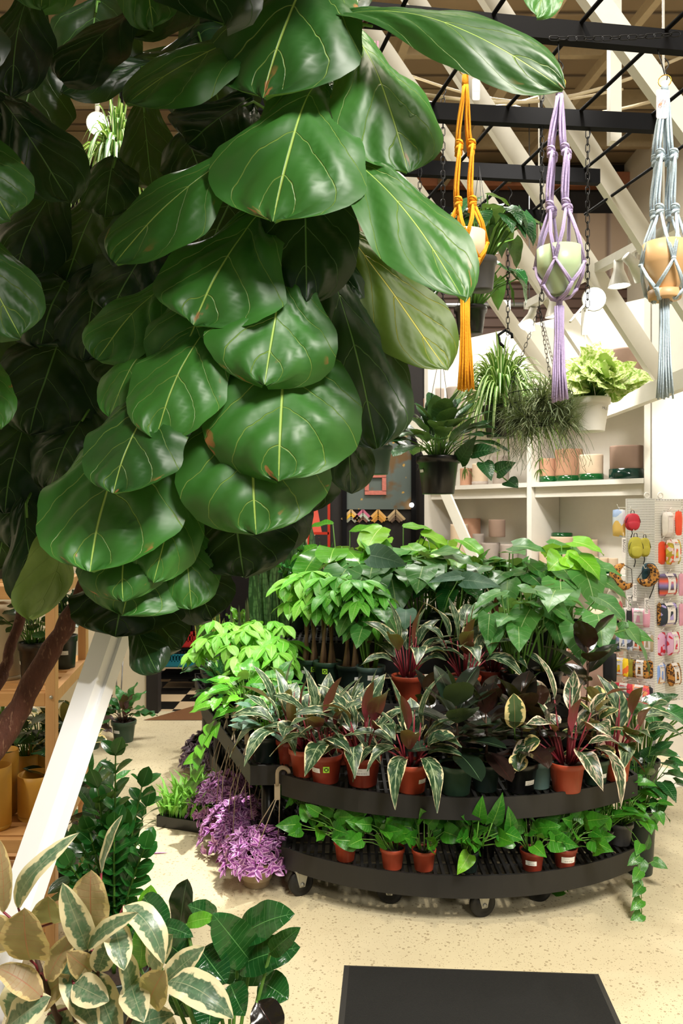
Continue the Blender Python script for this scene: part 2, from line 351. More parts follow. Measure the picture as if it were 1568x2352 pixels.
def terrazzo():
    n = NT('terrazzo'); c = n.obj(); w = n.noise(c, 60, 1)
    d = n.voro(c, 125)[0]; size = n.noise(c, 50, 1)
    fl = n.ss(n.math('MULTIPLY_ADD', size, -.42, n.math('ADD', d, n.math('MULTIPLY', w, .12))), .0, .05, 1, 0)
    d2 = n.voro(c, 46)[0]; fl2 = n.ss(n.math('MULTIPLY_ADD', n.noise(c, 17, 1), -.38, d2), .0, .03, 1, 0)
    base = n.mix(n.noise(c, 1.3, 3), hx('#c4b997'), hx('#d5caac')); base = n.mix(n.math('MULTIPLY', n.ss(n.noise(c, 4, 4), .55, .7), .25), base, hx('#b7a888'))
    spk = n.mix(n.noise(c, 14, 0), hx('#54412c'), hx('#8f7650'))
    col = n.mix(n.math('MULTIPLY', fl, .75), base, spk); col = n.mix(n.math('MULTIPLY', fl2, .55), col, hx('#7d6a4c'))
    n.set(col, n.mix(n.noise(c, 6, 3), (.33, .33, .33), (.5, .5, .5)), 0, .3); return n.m
def wood(name, a, b, axis=2, sc=14):
    n = NT(name); x = n.sep(n.obj()); k = [n.math('MULTIPLY', x[i], .6 if i == axis else sc) for i in range(3)]
    f = n.noise(n.comb(*k), 2.2, 4, .6); n.set(n.mix(f, hx(a), hx(b)), .5); n.bump(f, .15, .003); return n.m
def checker():
    n = NT('checker_tiles'); t = n.n.new('ShaderNodeTexChecker'); n.put(t.inputs['Vector'], n.obj()); t.inputs['Scale'].default_value = 3.6
    n.put(t.inputs['Color1'], hx('#c9b08c')); n.put(t.inputs['Color2'], hx('#171310')); n.set(t.outputs[0], .3); return n.m
def ribbed(name, a, b, axis=0, freq=20, rough=.6):
    n = NT(name); x = n.sep(n.obj())[axis]; f = n.math('FRACT', n.math('MULTIPLY', x, freq))
    k = n.ss(n.math('MINIMUM', f, n.math('SUBTRACT', 1.0, f)), 0.0, .12)
    n.set(n.mix(k, hx(b), n.mix(n.noise(n.obj(), 3, 3), hx(a), tuple(q*.85 for q in hx(a)))), rough); n.bump(k, .6, .02); return n.m
def leopard(name='leopard_cloth', bg='#b27a34'):
    n = NT(name); o = n.voro(n.obj(), 62); d = n.math('ADD', o[0], n.math('MULTIPLY', n.noise(n.obj(), 70, 1), .3))
    n.set(n.mix(n.ss(d, .58, .68), n.mix(n.ss(d, .34, .42), hx('#8a5522'), hx('#1f140c')), hx(bg)), .8); return n.m
def patches(name, cols, scale=25, rough=.7):
    n = NT(name); c = n.voro(n.obj(), scale)[1]; x = n.sep(c)[0]; col = hx(cols[0])
    for i, k in enumerate(cols[1:]): col = n.mix(n.math('GREATER_THAN', x, (i+1)/len(cols)), col, hx(k))
    n.set(col, rough); return n.m
def banded(name, cols, axis=2, freq=12):
    n = NT(name); x = n.math('FRACT', n.math('MULTIPLY', n.sep(n.obj())[axis], freq)); r = n.n.new('ShaderNodeValToRGB'); e = r.color_ramp.elements
    for i, k in enumerate(cols):
        q = e[i] if i < 2 else e.new(1.0); q.position = i/(len(cols)-1); q.color = (*hx(k), 1)
    n.put(r.inputs[0], x); n.set(r.outputs[0], .7); return n.m
def bark():
    n = NT('fig_bark'); x = n.sep(n.obj()); c = n.comb(n.math('MULTIPLY', x[0], 3), n.math('MULTIPLY', x[1], 3), x[2])
    f = n.noise(c, 16, 5, .65); g = n.noise(c, 40, 3)
    n.set(n.mix(n.ss(g, .58, .74), n.mix(f, hx('#35190f'), hx('#6a3d2a')), hx('#84604a')), .8); n.bump(f, .9, .012); return n.m
def floral():
    n = NT('floral_panel'); c = n.obj(); d = n.voro(c, 9)[0]; k = n.noise(c, 5, 3)
    base = n.mix(n.ss(k, .5, .62), hx('#4f5a55'), hx('#5c4420')); n.set(n.mix(n.ss(n.math('ADD', d, n.math('MULTIPLY', n.noise(c, 40, 1), .3)), .22, .3, 1, 0), base, hx('#b08a3c')), .6); return n.m
def dotted(name, col, hole, freq):
    n = NT(name); u, v, _ = n.sep(n.uv()); f = lambda k, q: n.math('SUBTRACT', n.math('FRACT', n.math('MULTIPLY', k, q)), .5)
    x, y = f(u, freq[0]), f(v, freq[1]); r = n.math('SQRT', n.math('ADD', n.math('MULTIPLY', x, x), n.math('MULTIPLY', y, y)))
    k = n.ss(r, .17, .24, 1, 0)
    n.set(n.mix(k, hx(col), hx(hole)), .45); n.bump(n.math('MULTIPLY', k, -1.0), .5, .004); return n.m
K = dict(
 floor=terrazzo(), white=plain('white_paint', '#e4e0d6', .5, vary=.03), cream=plain('cream_paint', '#cfc6b0', .6, vary=.04), offwhite=plain('offwhite_shelf', '#dedad0', .55, vary=.03),
 dark=plain('dark_room_wall', '#17120f', .8, vary=.3), brown=ribbed('brown_slats', '#4b3325', '#2a1b12', 2, 9), beige=ribbed('beige_panels', '#a9937c', '#77655a', 0, 2.6),
 fascia=plain('orange_timber', '#8a5230', .7, vary=.2), deck=ribbed('ceiling_deck', '#8f7a5c', '#4d3f30', 1, 3.2), joist=plain('ceiling_joist', '#a3906f', .7, vary=.12),
 strut=plain('white_timber', '#dad6ca', .55, vary=.04), black=plain('black_metal', '#08080a', .8, 0, .2, spec=.15), chain=plain('black_chain', '#1a1a1b', .4, .6, .2), steel=plain('galvanised_steel', '#8b8d8e', .35, .9, .1),
 terra=plain('terracotta_plastic', '#a5432a', .45, vary=.1, scale=8), terra2=plain('dark_terracotta_plastic', '#8a3322', .45, vary=.1, scale=8), pgreen=plain('green_plastic', '#2f4a3a', .42, vary=.1, scale=8), pdark=plain('dark_green_plastic', '#1c2c28', .42, vary=.15, scale=8),
 pgrey=plain('grey_green_plastic', '#4f6660', .42, vary=.1, scale=8), pblack=plain('black_plastic', '#111113', .28, vary=.2, scale=8), pgreymid=plain('grey_plastic', '#4b4b4d', .4, vary=.1), beigepot=plain('beige_plastic', '#a9967c', .5, vary=.05),
 whitepot=plain('white_plastic', '#dfded8', .4, vary=.03), post=plain('bright_white_paint', '#f3f4f6', .5, vary=.01), tray=plain('charcoal_bench_plastic', '#191817', .55, vary=.2, scale=12, bump=.1), soil=plain('potting_soil', '#2a1c13', .95, vary=.5, scale=120, bump=.8), straw=plain('dry_mulch', '#8a6a44', .95, vary=.5, scale=120, bump=.8),
 wood=wood('pine', '#bd8a58', '#dcb07c'), woodx=wood('pine_board', '#b98650', '#d8a870', 0), yellow=plain('yellow_glaze', '#c6963a', .5, vary=.06), creampot=plain('cream_clay', '#c9bda3', .6, vary=.05),
 clay=plain('pink_clay', '#b98d72', .85, vary=.08, bump=.05), greyclay=plain('grey_clay', '#a2968c', .85, vary=.08, bump=.05), paleclay=plain('pale_clay', '#d6bfa4', .85, vary=.06, bump=.05), brownclay=plain('brown_clay', '#8f7767', .85, vary=.12, scale=14, bump=.05),
 glaze=plain('green_glaze', '#0f4a20', .12, vary=.25, scale=12), glazed=plain('dark_green_glaze', '#0e2f26', .12, vary=.25, scale=12),
 label=barcode('white_barcode_label', '#e6e6e2'), heart=heart_mat(), stem=plain('green_stem', '#5c8a34', .5, vary=.15), redstem=plain('crimson_stem', '#7c2430', .45, vary=.25), darkstem=plain('brown_stem', '#4a3322', .7, vary=.2), trunk=plain('money_tree_trunk', '#7a6044', .8, vary=.25, bump=.3),
 bark=bark(), orange=plain('orange_cord', '#e39a14', .85, vary=.12, scale=160, bump=.4), lilac=plain('lilac_cord', '#b4a4cc', .85, vary=.1, scale=160, bump=.4), blue=plain('pale_blue_cord', '#b6c8d4', .85, vary=.08, scale=160, bump=.4), pinkcord=plain('pink_cord', '#a9788c', .85, vary=.1, scale=160, bump=.4),
 brass=plain('brass_ring', '#c99a3c', .25, .9, .05), mint=plain('mint_glaze', '#b3c9a0', .35, vary=.03), peach=plain('peach_clay', '#d6ae7c', .45, vary=.03), ivory=plain('ivory_clay', '#d9c9a8', .45, vary=.03),
 card=plain('white_card', '#e3dcd8', .6, vary=.02), ink=plain('black_ink', '#1b1b1e', .6), redink=plain('rust_ink', '#b0523c', .6), rust=plain('rust_paint', '#c9866a', .7, vary=.2, scale=60),
 mat=plain('black_carpet', '#101110', .95, vary=.6, scale=260, bump=.9), matedge=plain('rubber_edge', '#2b2b2a', .6), tyre=plain('black_rubber', '#101011', .5, vary=.2), zinc=plain('zinc_plate', '#a8a79e', .35, .6, .08),
 hanger=plain('beige_hanger_plastic', '#9c8b72', .5), hangerwhite=plain('white_hanger_plastic', '#d9d6cc', .5), pink=plain('pink_paint', '#c9a596', .6, vary=.04), red=plain('red_paint', '#b8301c', .4, vary=.08), salmon=plain('salmon_cloth', '#d0503c', .6, vary=.06), crate=plain('red_crate', '#a51c1c', .5, vary=.1), teal=plain('teal_crate', '#117080', .5, vary=.1),
 checker=checker(), peg=dotted('pegboard_face', '#dddcd7', '#9c9993', (20, 84)), floral=floral(), pinkframe=plain('pink_marbled_frame', '#b5685a', .5, vary=.35, scale=50), bulb=emit('lamp_glow', (1, .96, .88), 14), lampshell=plain('white_lamp_shell', '#d5d3cb', .4), cable=plain('cream_cable', '#b8a98a', .6),
 leopard=leopard(), salmonwall=patches('oval_print', ['#17120f', '#b59a80'], 3),
 f_red=plain('red_nylon', '#c5283c', .6), f_lime=plain('lime_cloth', '#b3ab3c', .7), f_black=plain('black_cloth', '#1a1a1e', .7), f_pink=plain('pink_cloth', '#d89ab0', .5), f_navy=patches('navy_lilac_print', ['#27313f', '#27313f', '#a79ad0'], 30), f_white=plain('white_cloth', '#e6dfd6', .7), f_orange=plain('orange_cloth', '#e8502c', .6),
 f_fruit=patches('olive_pink_print', ['#a8962c', '#e0603c', '#e3c9c0', '#c8b23a'], 45), f_sunset=banded('sunset_stripes', ['#8d7fb8', '#e8603c', '#4b3f4a', '#8d7fb8'], 2, 14), f_cherry=patches('cherry_print', ['#d8a8c8', '#d8a8c8', '#d8a8c8', '#c8283c'], 40), f_blue=patches('blue_orange_print', ['#7f9fe0', '#7f9fe0', '#7f9fe0', '#c98a3c'], 30), f_yellow=patches('yellow_print', ['#e6c21c', '#e6c21c', '#e6c21c', '#e06a2c'], 35), f_olive=plain('olive_cloth', '#8f8a2c', .7), f_peach=patches('coral_peach_print', ['#e86a50', '#efa070', '#d84a68'], 35), f_dots=patches('black_dotted_print', ['#22222a', '#22222a', '#c8c4c0'], 60), f_sky=patches('white_blue_print', ['#dfe4ee', '#a9bfe6', '#e8c06a'], 25), f_beige=patches('beige_berry_print', ['#c9bfa8', '#c9bfa8', '#8f8a78', '#b05a58'], 30), f_grey=patches('grey_print', ['#c4c8d0', '#8f9ac0', '#3a3d48'], 40), f_brown=patches('brown_print', ['#3a2a22', '#c8643c'], 40), f_teal=plain('teal_cloth', '#214a58', .7), f_tan=plain('tan_cloth', '#a8987c', .7),
)
# ---------------------------------------------------------------- pots
def patch(mb, rz, az, width, z0, z1, lift=.0012, n=6):
    """a sticker wrapped on a round pot; rz(z) is the pot's radius"""
    b = len(mb.v)
    for j in range(2):
        z = z0+(z1-z0)*j; r = rz(z)+lift
        for i in range(n+1):
            a = az+(i/n-.5)*width/r; mb.v.append((r*math.cos(a), r*math.sin(a), z))
    for i in range(n): mb.quad((b+i, b+i+1, b+n+2+i, b+n+1+i), [(i/n, 0), ((i+1)/n, 0), ((i+1)/n, 1), (i/n, 1)])
FRONT = -PI/2
def pot(root, r, h, mat, taper=.74, soil='soil', labels=(), rim=True, z=0.0, name='pot', n=28):
    """nursery pot with a rolled rim and soil; labels = (kind, azimuth offset, height fraction, width)"""
    rb = r*taper; rr = lambda q: rb+(r*.96-rb)*min(1, max(0, q/h))
    prof = [(0, z), (rb*.97, z), (rb, z+.004), (rr(h*.80), z+h*.80)]
    prof += [(r, z+h*.81), (r*1.02, z+h*.97), (r*1.01, z+h), (r*.95, z+h), (r*.93, z+h*.9)] if rim else [(rr(h), z+h), (rr(h)*.95, z+h), (rr(h)*.93, z+h*.9)]
    o = MB().lathe(prof, n).build(name, K[mat], root)
    MB().lathe([(r*.95, z+h*.885), (r*.5, z+h*.90), (0, z+h*.905)], 20).build('soil', K[soil], root)
    for kind, da, hf, w in labels:
        m = MB(); hh = w*(.42 if kind == 'label' else 1.0)
        patch(m, lambda q: rr(q), FRONT+da, w, h*hf-hh/2+z, h*hf+hh/2+z); m.build('heart_sticker' if kind == 'heart' else 'label', K[kind], o)
    return o
def D(az, el): return V((math.cos(az)*math.cos(el), math.sin(az)*math.cos(el), math.sin(el)))
def face(az, el): return V((-math.cos(az)*math.sin(el), -math.sin(az)*math.sin(el), math.cos(el)))   # upper side of a blade pointing at (az, el)
def spreadaz(i, n, rs): return 2*PI*(i*.381966)+rs.uniform(-.5, .5)
# ---------------------------------------------------------------- plants: each builds foliage (and stems) round the root's own axis
def p_strom(root, z0, rs, h=.30, n=13, L0=.19, hw=.041, mat='strom', lean=(0, 0), out=1.0):
    fo, st = MB(), MB()
    n = int(n*1.2)
    for i in range(n):
        az = spreadaz(i, n, rs); k = (i+.5)/n
        b = V((.025*math.cos(az), .025*math.sin(az), z0)); pe = h*rs.uniform(.30, .62)*(1.15-.45*k)
        el0 = math.radians(86-40*k*out); p1 = b+D(az, el0)*pe+V((lean[0], lean[1], 0))*pe
        st.tube([b, (b+p1)/2+V((0, 0, .01)), p1], [.0048, .004, .003], 5)
        el = math.radians(rs.uniform(62, 85)-105*k*out); Lb = L0*rs.uniform(.85, 1.25); T = p1+D(az+rs.uniform(-.4, .4), el)*Lb
        C = p1+D(az, (el0+el)/2+.35)*Lb*.5
        fo.leaf(p1, T, face(az, el)+V((rs.uniform(-.3, .3), rs.uniform(-.5, .1), .1)), hw*rs.uniform(.8, 1.15)*(.35 if i == 0 else .55 if i < 3 else 1), LANCE, C=C, fold=.22, wave=.07, nu=9, nv=4, rs=rs, twist=rs.uniform(-1.4, 1.4))
    b = V((0, 0, z0)); st.tube([b, b+V((.01, 0, h*.5)), b+V((.015, .005, h*.85))], [.005, .005, .001], 5)
    fo.build('foliage', L[mat], root); st.build('stems', K['redstem'], root)
def p_rubber(root, z0, rs, h=.30, n=13, L0=.15, hw=.046, mat='rubber', stem='darkstem', lean=(0, 0)):
    fo, st = MB(), MB()
    b = V((0, 0, z0)); top = V((lean[0], lean[1], z0+h)); st.tube([b, (b+top)/2+V((.008, 0, 0)), top], [.006, .005, .003], 6)
    for i in range(n):
        k = i/(n-1); az = i*2.39996+rs.uniform(-.3, .3); q = b.lerp(top, .12+.86*k)
        el = math.radians(-25+85*k+rs.uniform(-12, 12)); Lb = L0*rs.uniform(.85, 1.15)*(1-.25*k**3)
        p1 = q+D(az, el+.3)*.025; st.tube([q, p1], .0022, 4)
        fo.leaf(p1, p1+D(az, el)*Lb, face(az, el), hw*rs.uniform(.85, 1.1), OVAL, sag=rs.uniform(.03, .09), fold=.14, wave=.03, nu=9, nv=4, rs=rs, twist=rs.uniform(-.5, .5))
    q = top; st.tube([q, q+V((.004, 0, .05)), q+V((.008, 0, .085))], [.004, .0035, .0005], 5)
    fo.build('foliage', L[mat], root); st.build('stems', K[stem], root)
def p_pothos(root, z0, rs, h=.14, n=15, L0=.075, hw=.027, mat='pothos', spread=.12, vine=0, stem='stem', droop=.1, dk=75, bias=(0, 0), shape=HEART, lobe=.1):
    fo, st = MB(), MB()
    for i in range(n):
        az = spreadaz(i, n, rs); k = math.sqrt((i+.5)/n); b = V((.02*math.cos(az), .02*math.sin(az), z0))
        p1 = V((math.cos(az)*spread*k*rs.uniform(.6, 1.1)+bias[0]*k, math.sin(az)*spread*k*rs.uniform(.6, 1.1)+bias[1]*k, z0+h*rs.uniform(.35, 1)*(1.1-.6*k)))
        st.tube([b, b.lerp(p1, .5)+V((0, 0, .3*h*(1-k)+.01)), p1], [.0026, .0022, .0016], 5)
        el = math.radians(rs.uniform(30, 75)-dk*k-droop*60); a2 = az+rs.uniform(-.7, .7); Lb = L0*rs.uniform(.75, 1.2)
        fo.leaf(p1, p1+D(a2, el)*Lb, face(a2, el)+V((0, -.35, .1)) if dk > 60 else V((rs.uniform(-.6, .6), -1, .35)), hw*Lb/L0*rs.uniform(.9, 1.1), shape, sag=rs.uniform(.03, .1), fold=.18, wave=.05, nu=8, nv=4, lobe=lobe, rs=rs, twist=rs.uniform(-.4, .4))
    for j in range(vine):
        az = FRONT+rs.uniform(-1.3, 1.3) if j % 2 else rs.uniform(-PI, 0); p = V((spread*.5*math.cos(az), spread*.5*math.sin(az), z0+.02)); pts = [V((0, 0, z0))]
        for q in range(7):
            pts.append(p.copy()); el = -.15-.28*q; p = p+D(az+rs.uniform(-.5, .5), max(-1.5, el))*.055
            if q: a2 = az+rs.choice((-1, 1))*rs.uniform(.5, 1.2); fo.leaf(p, p+D(a2, -.5)*L0*.9, V((math.cos(az), math.sin(az), .8)), hw*.9, shape, sag=.06, fold=.18, nu=8, nv=4, lobe=lobe, rs=rs)
        st.tube(pts+[p], .0018, 4)
    fo.build('foliage', L[mat], root); st.build('stems', K[stem], root)
def umbrella(fo, st, q, az, el, pl, Ll, hw, rs, nl=6):
    p = q+D(az, el)*pl; st.tube([q, (q+p)/2+V((0, 0, .01)), p], [.0022, .0018, .0014], 4)
    for j in range(nl):
        a = az+(j-(nl-1)/2)*(2*PI/(nl+.6)); e = -.6+rs.uniform(-.45, .2)-.25*abs(j-(nl-1)/2)/nl; lb = Ll*rs.uniform(.75, 1.1)*(1-.3*abs(j-(nl-1)/2)/nl)
        fo.leaf(p, p+D(a, e)*lb, face(a, e)+V((0, -.2, 0)), hw*rs.uniform(.85, 1.1), LANCE, sag=rs.uniform(.06, .12), fold=.2, wave=.04, nu=7, nv=2, rs=rs)
def p_pachira(root, z0, rs, h=.36, n=22, Ll=.14, hw=.030, trunks=4, spread=.12, mat='pachira', bias=(0, 0), stem='trunk'):
    fo, st, tr = MB(), MB(), MB()
    for i in range(trunks):
        a = 2*PI*i/trunks+.4; b = V((.035*math.cos(a), .035*math.sin(a), z0)); t = V((.03*math.cos(a+1), .03*math.sin(a+1), z0+h*.55))
        tr.tube([b, b.lerp(t, .3), t], [.014, .010, .006], 7)
    for i in range(n):
        k = (i+.5)/n; az = spreadaz(i, n, rs); q = V((.02*math.cos(az)+bias[0]*k*.5, .02*math.sin(az)+bias[1]*k*.5, z0+h*(.62+.2*rs.random())))
        umbrella(fo, st, q, az, math.radians(80-95*k), spread*rs.uniform(.6, 1.1), Ll, hw, rs)
    fo.build('foliage', L[mat], root); st.build('stems', K['stem'], root); tr.build('trunk', K[stem], root)
def p_philo(root, z0, rs, h=.38, n=12, L0=.19, hw=.075, mat='philo', spread=.2, bias=(0, 0), lobe=.12, shape=HEART, azs=None):
    fo, st = MB(), MB()
    for i in range(n):
        az = azs[i] if azs and i < len(azs) else spreadaz(i, n, rs); k = math.sqrt((i+.3)/n); b = V((.03*math.cos(az), .03*math.sin(az), z0))
        p1 = V((math.cos(az)*spread*k+bias[0]*k, math.sin(az)*spread*k+bias[1]*k, z0+h*rs.uniform(.72, 1.05)*(1.08-.38*k)))
        st.tube([b, b.lerp(p1, .5)+V((0, 0, h*.12)), p1], [.006, .005, .0035], 6)
        el = math.radians(rs.uniform(-25, 25)-62*k); a2 = az+rs.uniform(-.5, .5); Lb = L0*rs.uniform(.75, 1.15)
        fo.leaf(p1, p1+D(a2, el)*Lb, face(a2, el)+V((0, -.3, .1)), hw*Lb/L0*rs.uniform(.9, 1.1), shape, sag=rs.uniform(.03, .1), fold=.12, wave=.06, nu=12, nv=6, lobe=lobe, rs=rs, twist=rs.uniform(-.4, .4))
    fo.build('foliage', L[mat], root); st.build('stems', K['stem'], root)
def p_snake(root, z0, rs, h=.5, n=12, hw=.026, spread=.09, mat='snake', lean=.12):
    fo = MB()
    for i in range(n):
        az = spreadaz(i, n, rs); k = (i+.5)/n; b = V((spread*k*math.cos(az), spread*k*math.sin(az), z0-.01)); hh = h*rs.uniform(.62, 1.05)
        t = b+V((math.cos(az)*lean*k*hh, math.sin(az)*lean*k*hh, hh))
        fo.leaf(b, t, V((rs.uniform(-.6, .6), -1, .1)), hw*rs.uniform(.8, 1.15), BLADE, sag=rs.uniform(-.03, .03), fold=.22, wave=.05, nu=10, nv=4, rs=rs, twist=rs.uniform(-.9, .9), side_sag=rs.uniform(-.03, .03))
    fo.build('foliage', L[mat], root)
def p_spider(root, z0, rs, n=110, R=.3, hw=.0105, mat='spider', up=.16, hang=3):
    fo, st = MB(), MB()
    for i in range(n):
        az = rs.uniform(0, 2*PI); k = math.sqrt(rs.random()); b = V((.04*k*math.cos(az), .04*k*math.sin(az), z0)); rr = R*k*rs.uniform(.7, 1.15)
        e = V((rr*math.cos(az), rr*math.sin(az), z0+up*(1.2-2.4*k*k)*rs.uniform(.6, 1.1))); C = b.lerp(e, .45)+V((0, 0, up*(.5+.7*k)))
        fo.leaf(b, e, face(az, 0)+V((0, 0, .2)), hw*rs.uniform(.7, 1.2), STRAP, C=C, fold=.3, nu=8, nv=2, rs=rs)
    for i in range(hang):
        az = rs.uniform(-2.6, -.5); p = V((R*.45*math.cos(az), R*.45*math.sin(az), z0-.02)); q = p+V((rs.uniform(-.06, .10), -.02, -rs.uniform(.16, .3)))
        st.tube([V((0, 0, z0)), V((R*.3*math.cos(az), R*.3*math.sin(az), z0+.05)), p, p.lerp(q, .6), q], .0018, 4)
        for j in range(9): a = rs.uniform(0, 6.3); fo.leaf(q, q+V((.05*math.cos(a), .05*math.sin(a), -.03+.03*math.sin(a*3))), UP, .004, STRAP, sag=.15, nu=4, nv=2, rs=rs)
    fo.build('foliage', L[mat], root); st.build('runners', K['stem'], root)
def p_mound(root, z0, rs, R=.15, hz=.11, n=150, L0=.052, hw=.012, mat='trad', hang=.08, c=(0, 0)):
    fo = MB()
    for i in range(n):
        az = rs.uniform(0, 2*PI); k = math.sqrt(rs.random()); e = 1-k*k
        p = V((c[0]+R*k*math.cos(az), c[1]+R*k*math.sin(az), z0+hz*e*rs.uniform(.75, 1.1)-hang*max(0, k-.75)*4*rs.random()))
        out = V((math.cos(az)*k, math.sin(az)*k, .25+e)).normalized()
        for j in range(4):
            a = rs.uniform(0, 6.28); x, y = basis(out); d = (out*.55+x*math.cos(a)+y*math.sin(a)).normalized(); fo.leaf(p, p+d*L0*rs.uniform(.7, 1.2), out, hw*rs.uniform(.8, 1.2), LANCE, sag=.07, fold=.25, nu=5, nv=2, rs=rs)
    fo.build('foliage', L[mat], root)
def p_zz(root, z0, rs, h=.5, n=9, L0=.06, hw=.02, mat='zz', spread=.14, pairs=9, lean=(0, 0)):
    fo, st = MB(), MB()
    for i in range(n):
        az = spreadaz(i, n, rs); k = (i+.5)/n; hh = h*rs.uniform(.6, 1.05); pts = []
        for q in range(pairs+1):
            u = q/pairs; pts.append(V((math.cos(az)*spread*k*u**1.4+lean[0]*u*hh, math.sin(az)*spread*k*u**1.4+lean[1]*u*hh, z0+hh*u*(1-.12*k*u))))
        st.tube(pts, [.006*(1-.6*q/pairs) for q in range(pairs+1)], 5)
        for q in range(2, pairs+1):
            d = (pts[q]-pts[q-1]).normalized(); x, y = basis(d); ph = rs.uniform(0, 6)
            for sgn in (-1, 1):
                s = (x*math.cos(ph)+y*math.sin(ph))*sgn; dd = (s+d*.8).normalized(); fo.leaf(pts[q], pts[q]+dd*L0*rs.uniform(.8, 1.15), d*.8-s*.5+V((0, -.3, .2)), hw*rs.uniform(.85, 1.1), OVAL, sag=.06, fold=.18, nu=6, nv=4, rs=rs)
        fo.leaf(pts[-1], pts[-1]+D(az, 1.2)*L0, V((0, -1, .2)), hw, OVAL, fold=.18, nu=6, nv=4, rs=rs)
    fo.build('foliage', L[mat], root); st.build('stems', K['stem'], root)
def p_calathea(root, z0, rs, h=.24, n=15, L0=.14, hw=.028, mat='calathea', spread=.15, wave=.22, stem='darkstem', shape=LANCE, up=0):
    fo, st = MB(), MB()
    for i in range(n):
        az = spreadaz(i, n, rs); k = (i+.5)/n; b = V((.02*math.cos(az), .02*math.sin(az), z0)); p1 = V((spread*.55*k*math.cos(az), spread*.55*k*math.sin(az), z0+h*rs.uniform(.3, .6)*(1.15-.6*k)))
        st.tube([b, b.lerp(p1, .5)+V((0, 0, .02)), p1], [.003, .0026, .002], 4)
        el = math.radians(rs.uniform(55, 80)-85*k+up); Lb = L0*rs.uniform(.8, 1.2); fo.leaf(p1, p1+D(az, el)*Lb, face(az, el)+V((0, -.3, 0)), hw*rs.uniform(.85, 1.15), shape, sag=rs.uniform(.03, .09), fold=.14, wave=wave, nu=12, nv=4, rs=rs)
    fo.build('foliage', L[mat], root); st.build('stems', K[stem], root)
def p_tuft(root, z0, rs, R=.18, n=420, hw=.0022, mat='airplant', hang=.2, moss=60, zc=0.0):
    """wiry air plants bristling round a wire basket, with curls hanging below"""
    fo, st = MB(), MB()
    cs = [V((R*.7*math.cos(a), R*.7*math.sin(a), z0-.02+.05*math.sin(a*3))) for a in [i*2*PI/11 for i in range(11)]]+[V((0, 0, z0+.03))]
    for i in range(n):
        c = rs.choice(cs); az = rs.uniform(0, 6.283); el = rs.uniform(-.9, 1.35); l = rs.uniform(.07, .15); d = D(az, el)
        fo.leaf(c, c+d*l+V((0, 0, -.02*rs.random())), face(az, el), hw, STRAP, sag=rs.uniform(-.2, .25), nu=4, nv=2, rs=rs, side_sag=rs.uniform(-.15, .15))
    for i in range(moss):
        az = rs.uniform(0, 6.283); p = V((R*rs.uniform(.2, 1)*math.cos(az), R*rs.uniform(.2, 1)*math.sin(az), z0-rs.uniform(.02, .1))); pts = [p.copy()]; a = az
        for q in range(7): a += rs.uniform(-1.2, 1.2); p = p+V((.016*math.cos(a), .016*math.sin(a), -hang/8*rs.uniform(.3, 1.3))); pts.append(p.copy())
        st.tube(pts, .0009, 3, cap=False)
    fo.build('foliage', L[mat], root); st.build('hanging_moss', L[mat], root)
# ================================================================ THE SETTING
def plane(name, pts, mat, th=0.0, down=False):
    m = MB(); pts = [V(p) for p in pts]
    n = (pts[1]-pts[0]).cross(pts[-1]-pts[0]).normalized()*(-th)
    m.poly(pts); k = len(pts)
    if th:
        q = [p+n for p in pts]; m.poly(list(reversed(q)))
        for i in range(k): m.poly([pts[i], q[i], q[(i+1) % k], pts[(i+1) % k]])
    return struct(name, m, mat)
RX, LX, YB, CZ = 3.3, -3.6, 9.4, 5.7
plane('floor', [(LX, -1.5, 0), (RX, -1.5, 0), (RX, 6.6, 0), (LX, 6.6, 0)], K['floor'], .1)
plane('floor_back', [(LX, 6.6, 0), (RX, 6.6, 0), (RX, YB, 0), (LX, YB, 0)], K['checker'], .1)
plane('ceiling', [(LX, -1.5, CZ), (LX, YB, CZ), (RX, YB, CZ), (RX, -1.5, CZ)], K['deck'], .1)
plane('wall_left', [(LX, -1.5, 0), (LX, YB, 0), (LX, YB, CZ), (LX, -1.5, CZ)], K['cream'], .1)
plane('wall_right', [(RX, YB, 0), (RX, -1.5, 0), (RX, -1.5, CZ), (RX, YB, CZ)], K['cream'], .1)
plane('wall_back', [(LX, YB, 0), (RX, YB, 0), (RX, YB, CZ), (LX, YB, CZ)], K['dark'], .1)
struct('wall_back_slats', MB().box((0, YB-.06, 3.88), (6.8, .06, .92)), K['brown'])
struct('wall_back_panels', MB().box((0, YB-.08, 4.72), (6.8, .06, .74)), K['beige'])
struct('trim_1', MB().box((0, YB-.12, 5.46), (6.8, .12, .16)), K['fascia'])
struct('trim_2', MB().box((0, YB-.12, 4.32), (6.8, .10, .06)), K['beige'])
for i in range(9):                                    # deck joists
    y = 1.8+.85*i; struct('ceiling_joist', MB().box((0, y, CZ-.09), (6.8, .06, .16)), K['joist'])
for x, w in ((-.2, .10), (.75, .07), (1.75, .10), (2.5, .06)):
    struct('beam', MB().beam((x+.5, 1.0, CZ-.26), (x-.6, 9.2, CZ-.26), w, w*1.4), K['joist'])
for a, b, d1, d2, r in (((850, 190), (1290, 205), 5.6, 5.9, .012), ((960, 215), (1568, 130), 4.9, 4.9, .010), ((905, 160), (1430, 205), 5.2, 5.4, .008), ((1060, 200), (1500, 232), 6.3, 6.2, .012)):
    p, q = P(*a, d1), P(*b, d2); m = MB(); m.tube([p.lerp(q, i/10)-V((0, 0, .25*math.sin(PI*i/10)*(.4+r*20))) for i in range(11)], r, 6)
    tag(m.build('cable', K['cable']), {.012: 'thick cream cable', .010: 'cream cable swooping to the right', .008: 'thin cream cable'}[r]+(' slung low under the ceiling' if d1 > 6 else ' looped high under the ceiling deck' if d1 > 5.5 else ' strung just behind the black hanging grid'), 'cable', 'ceiling cables')
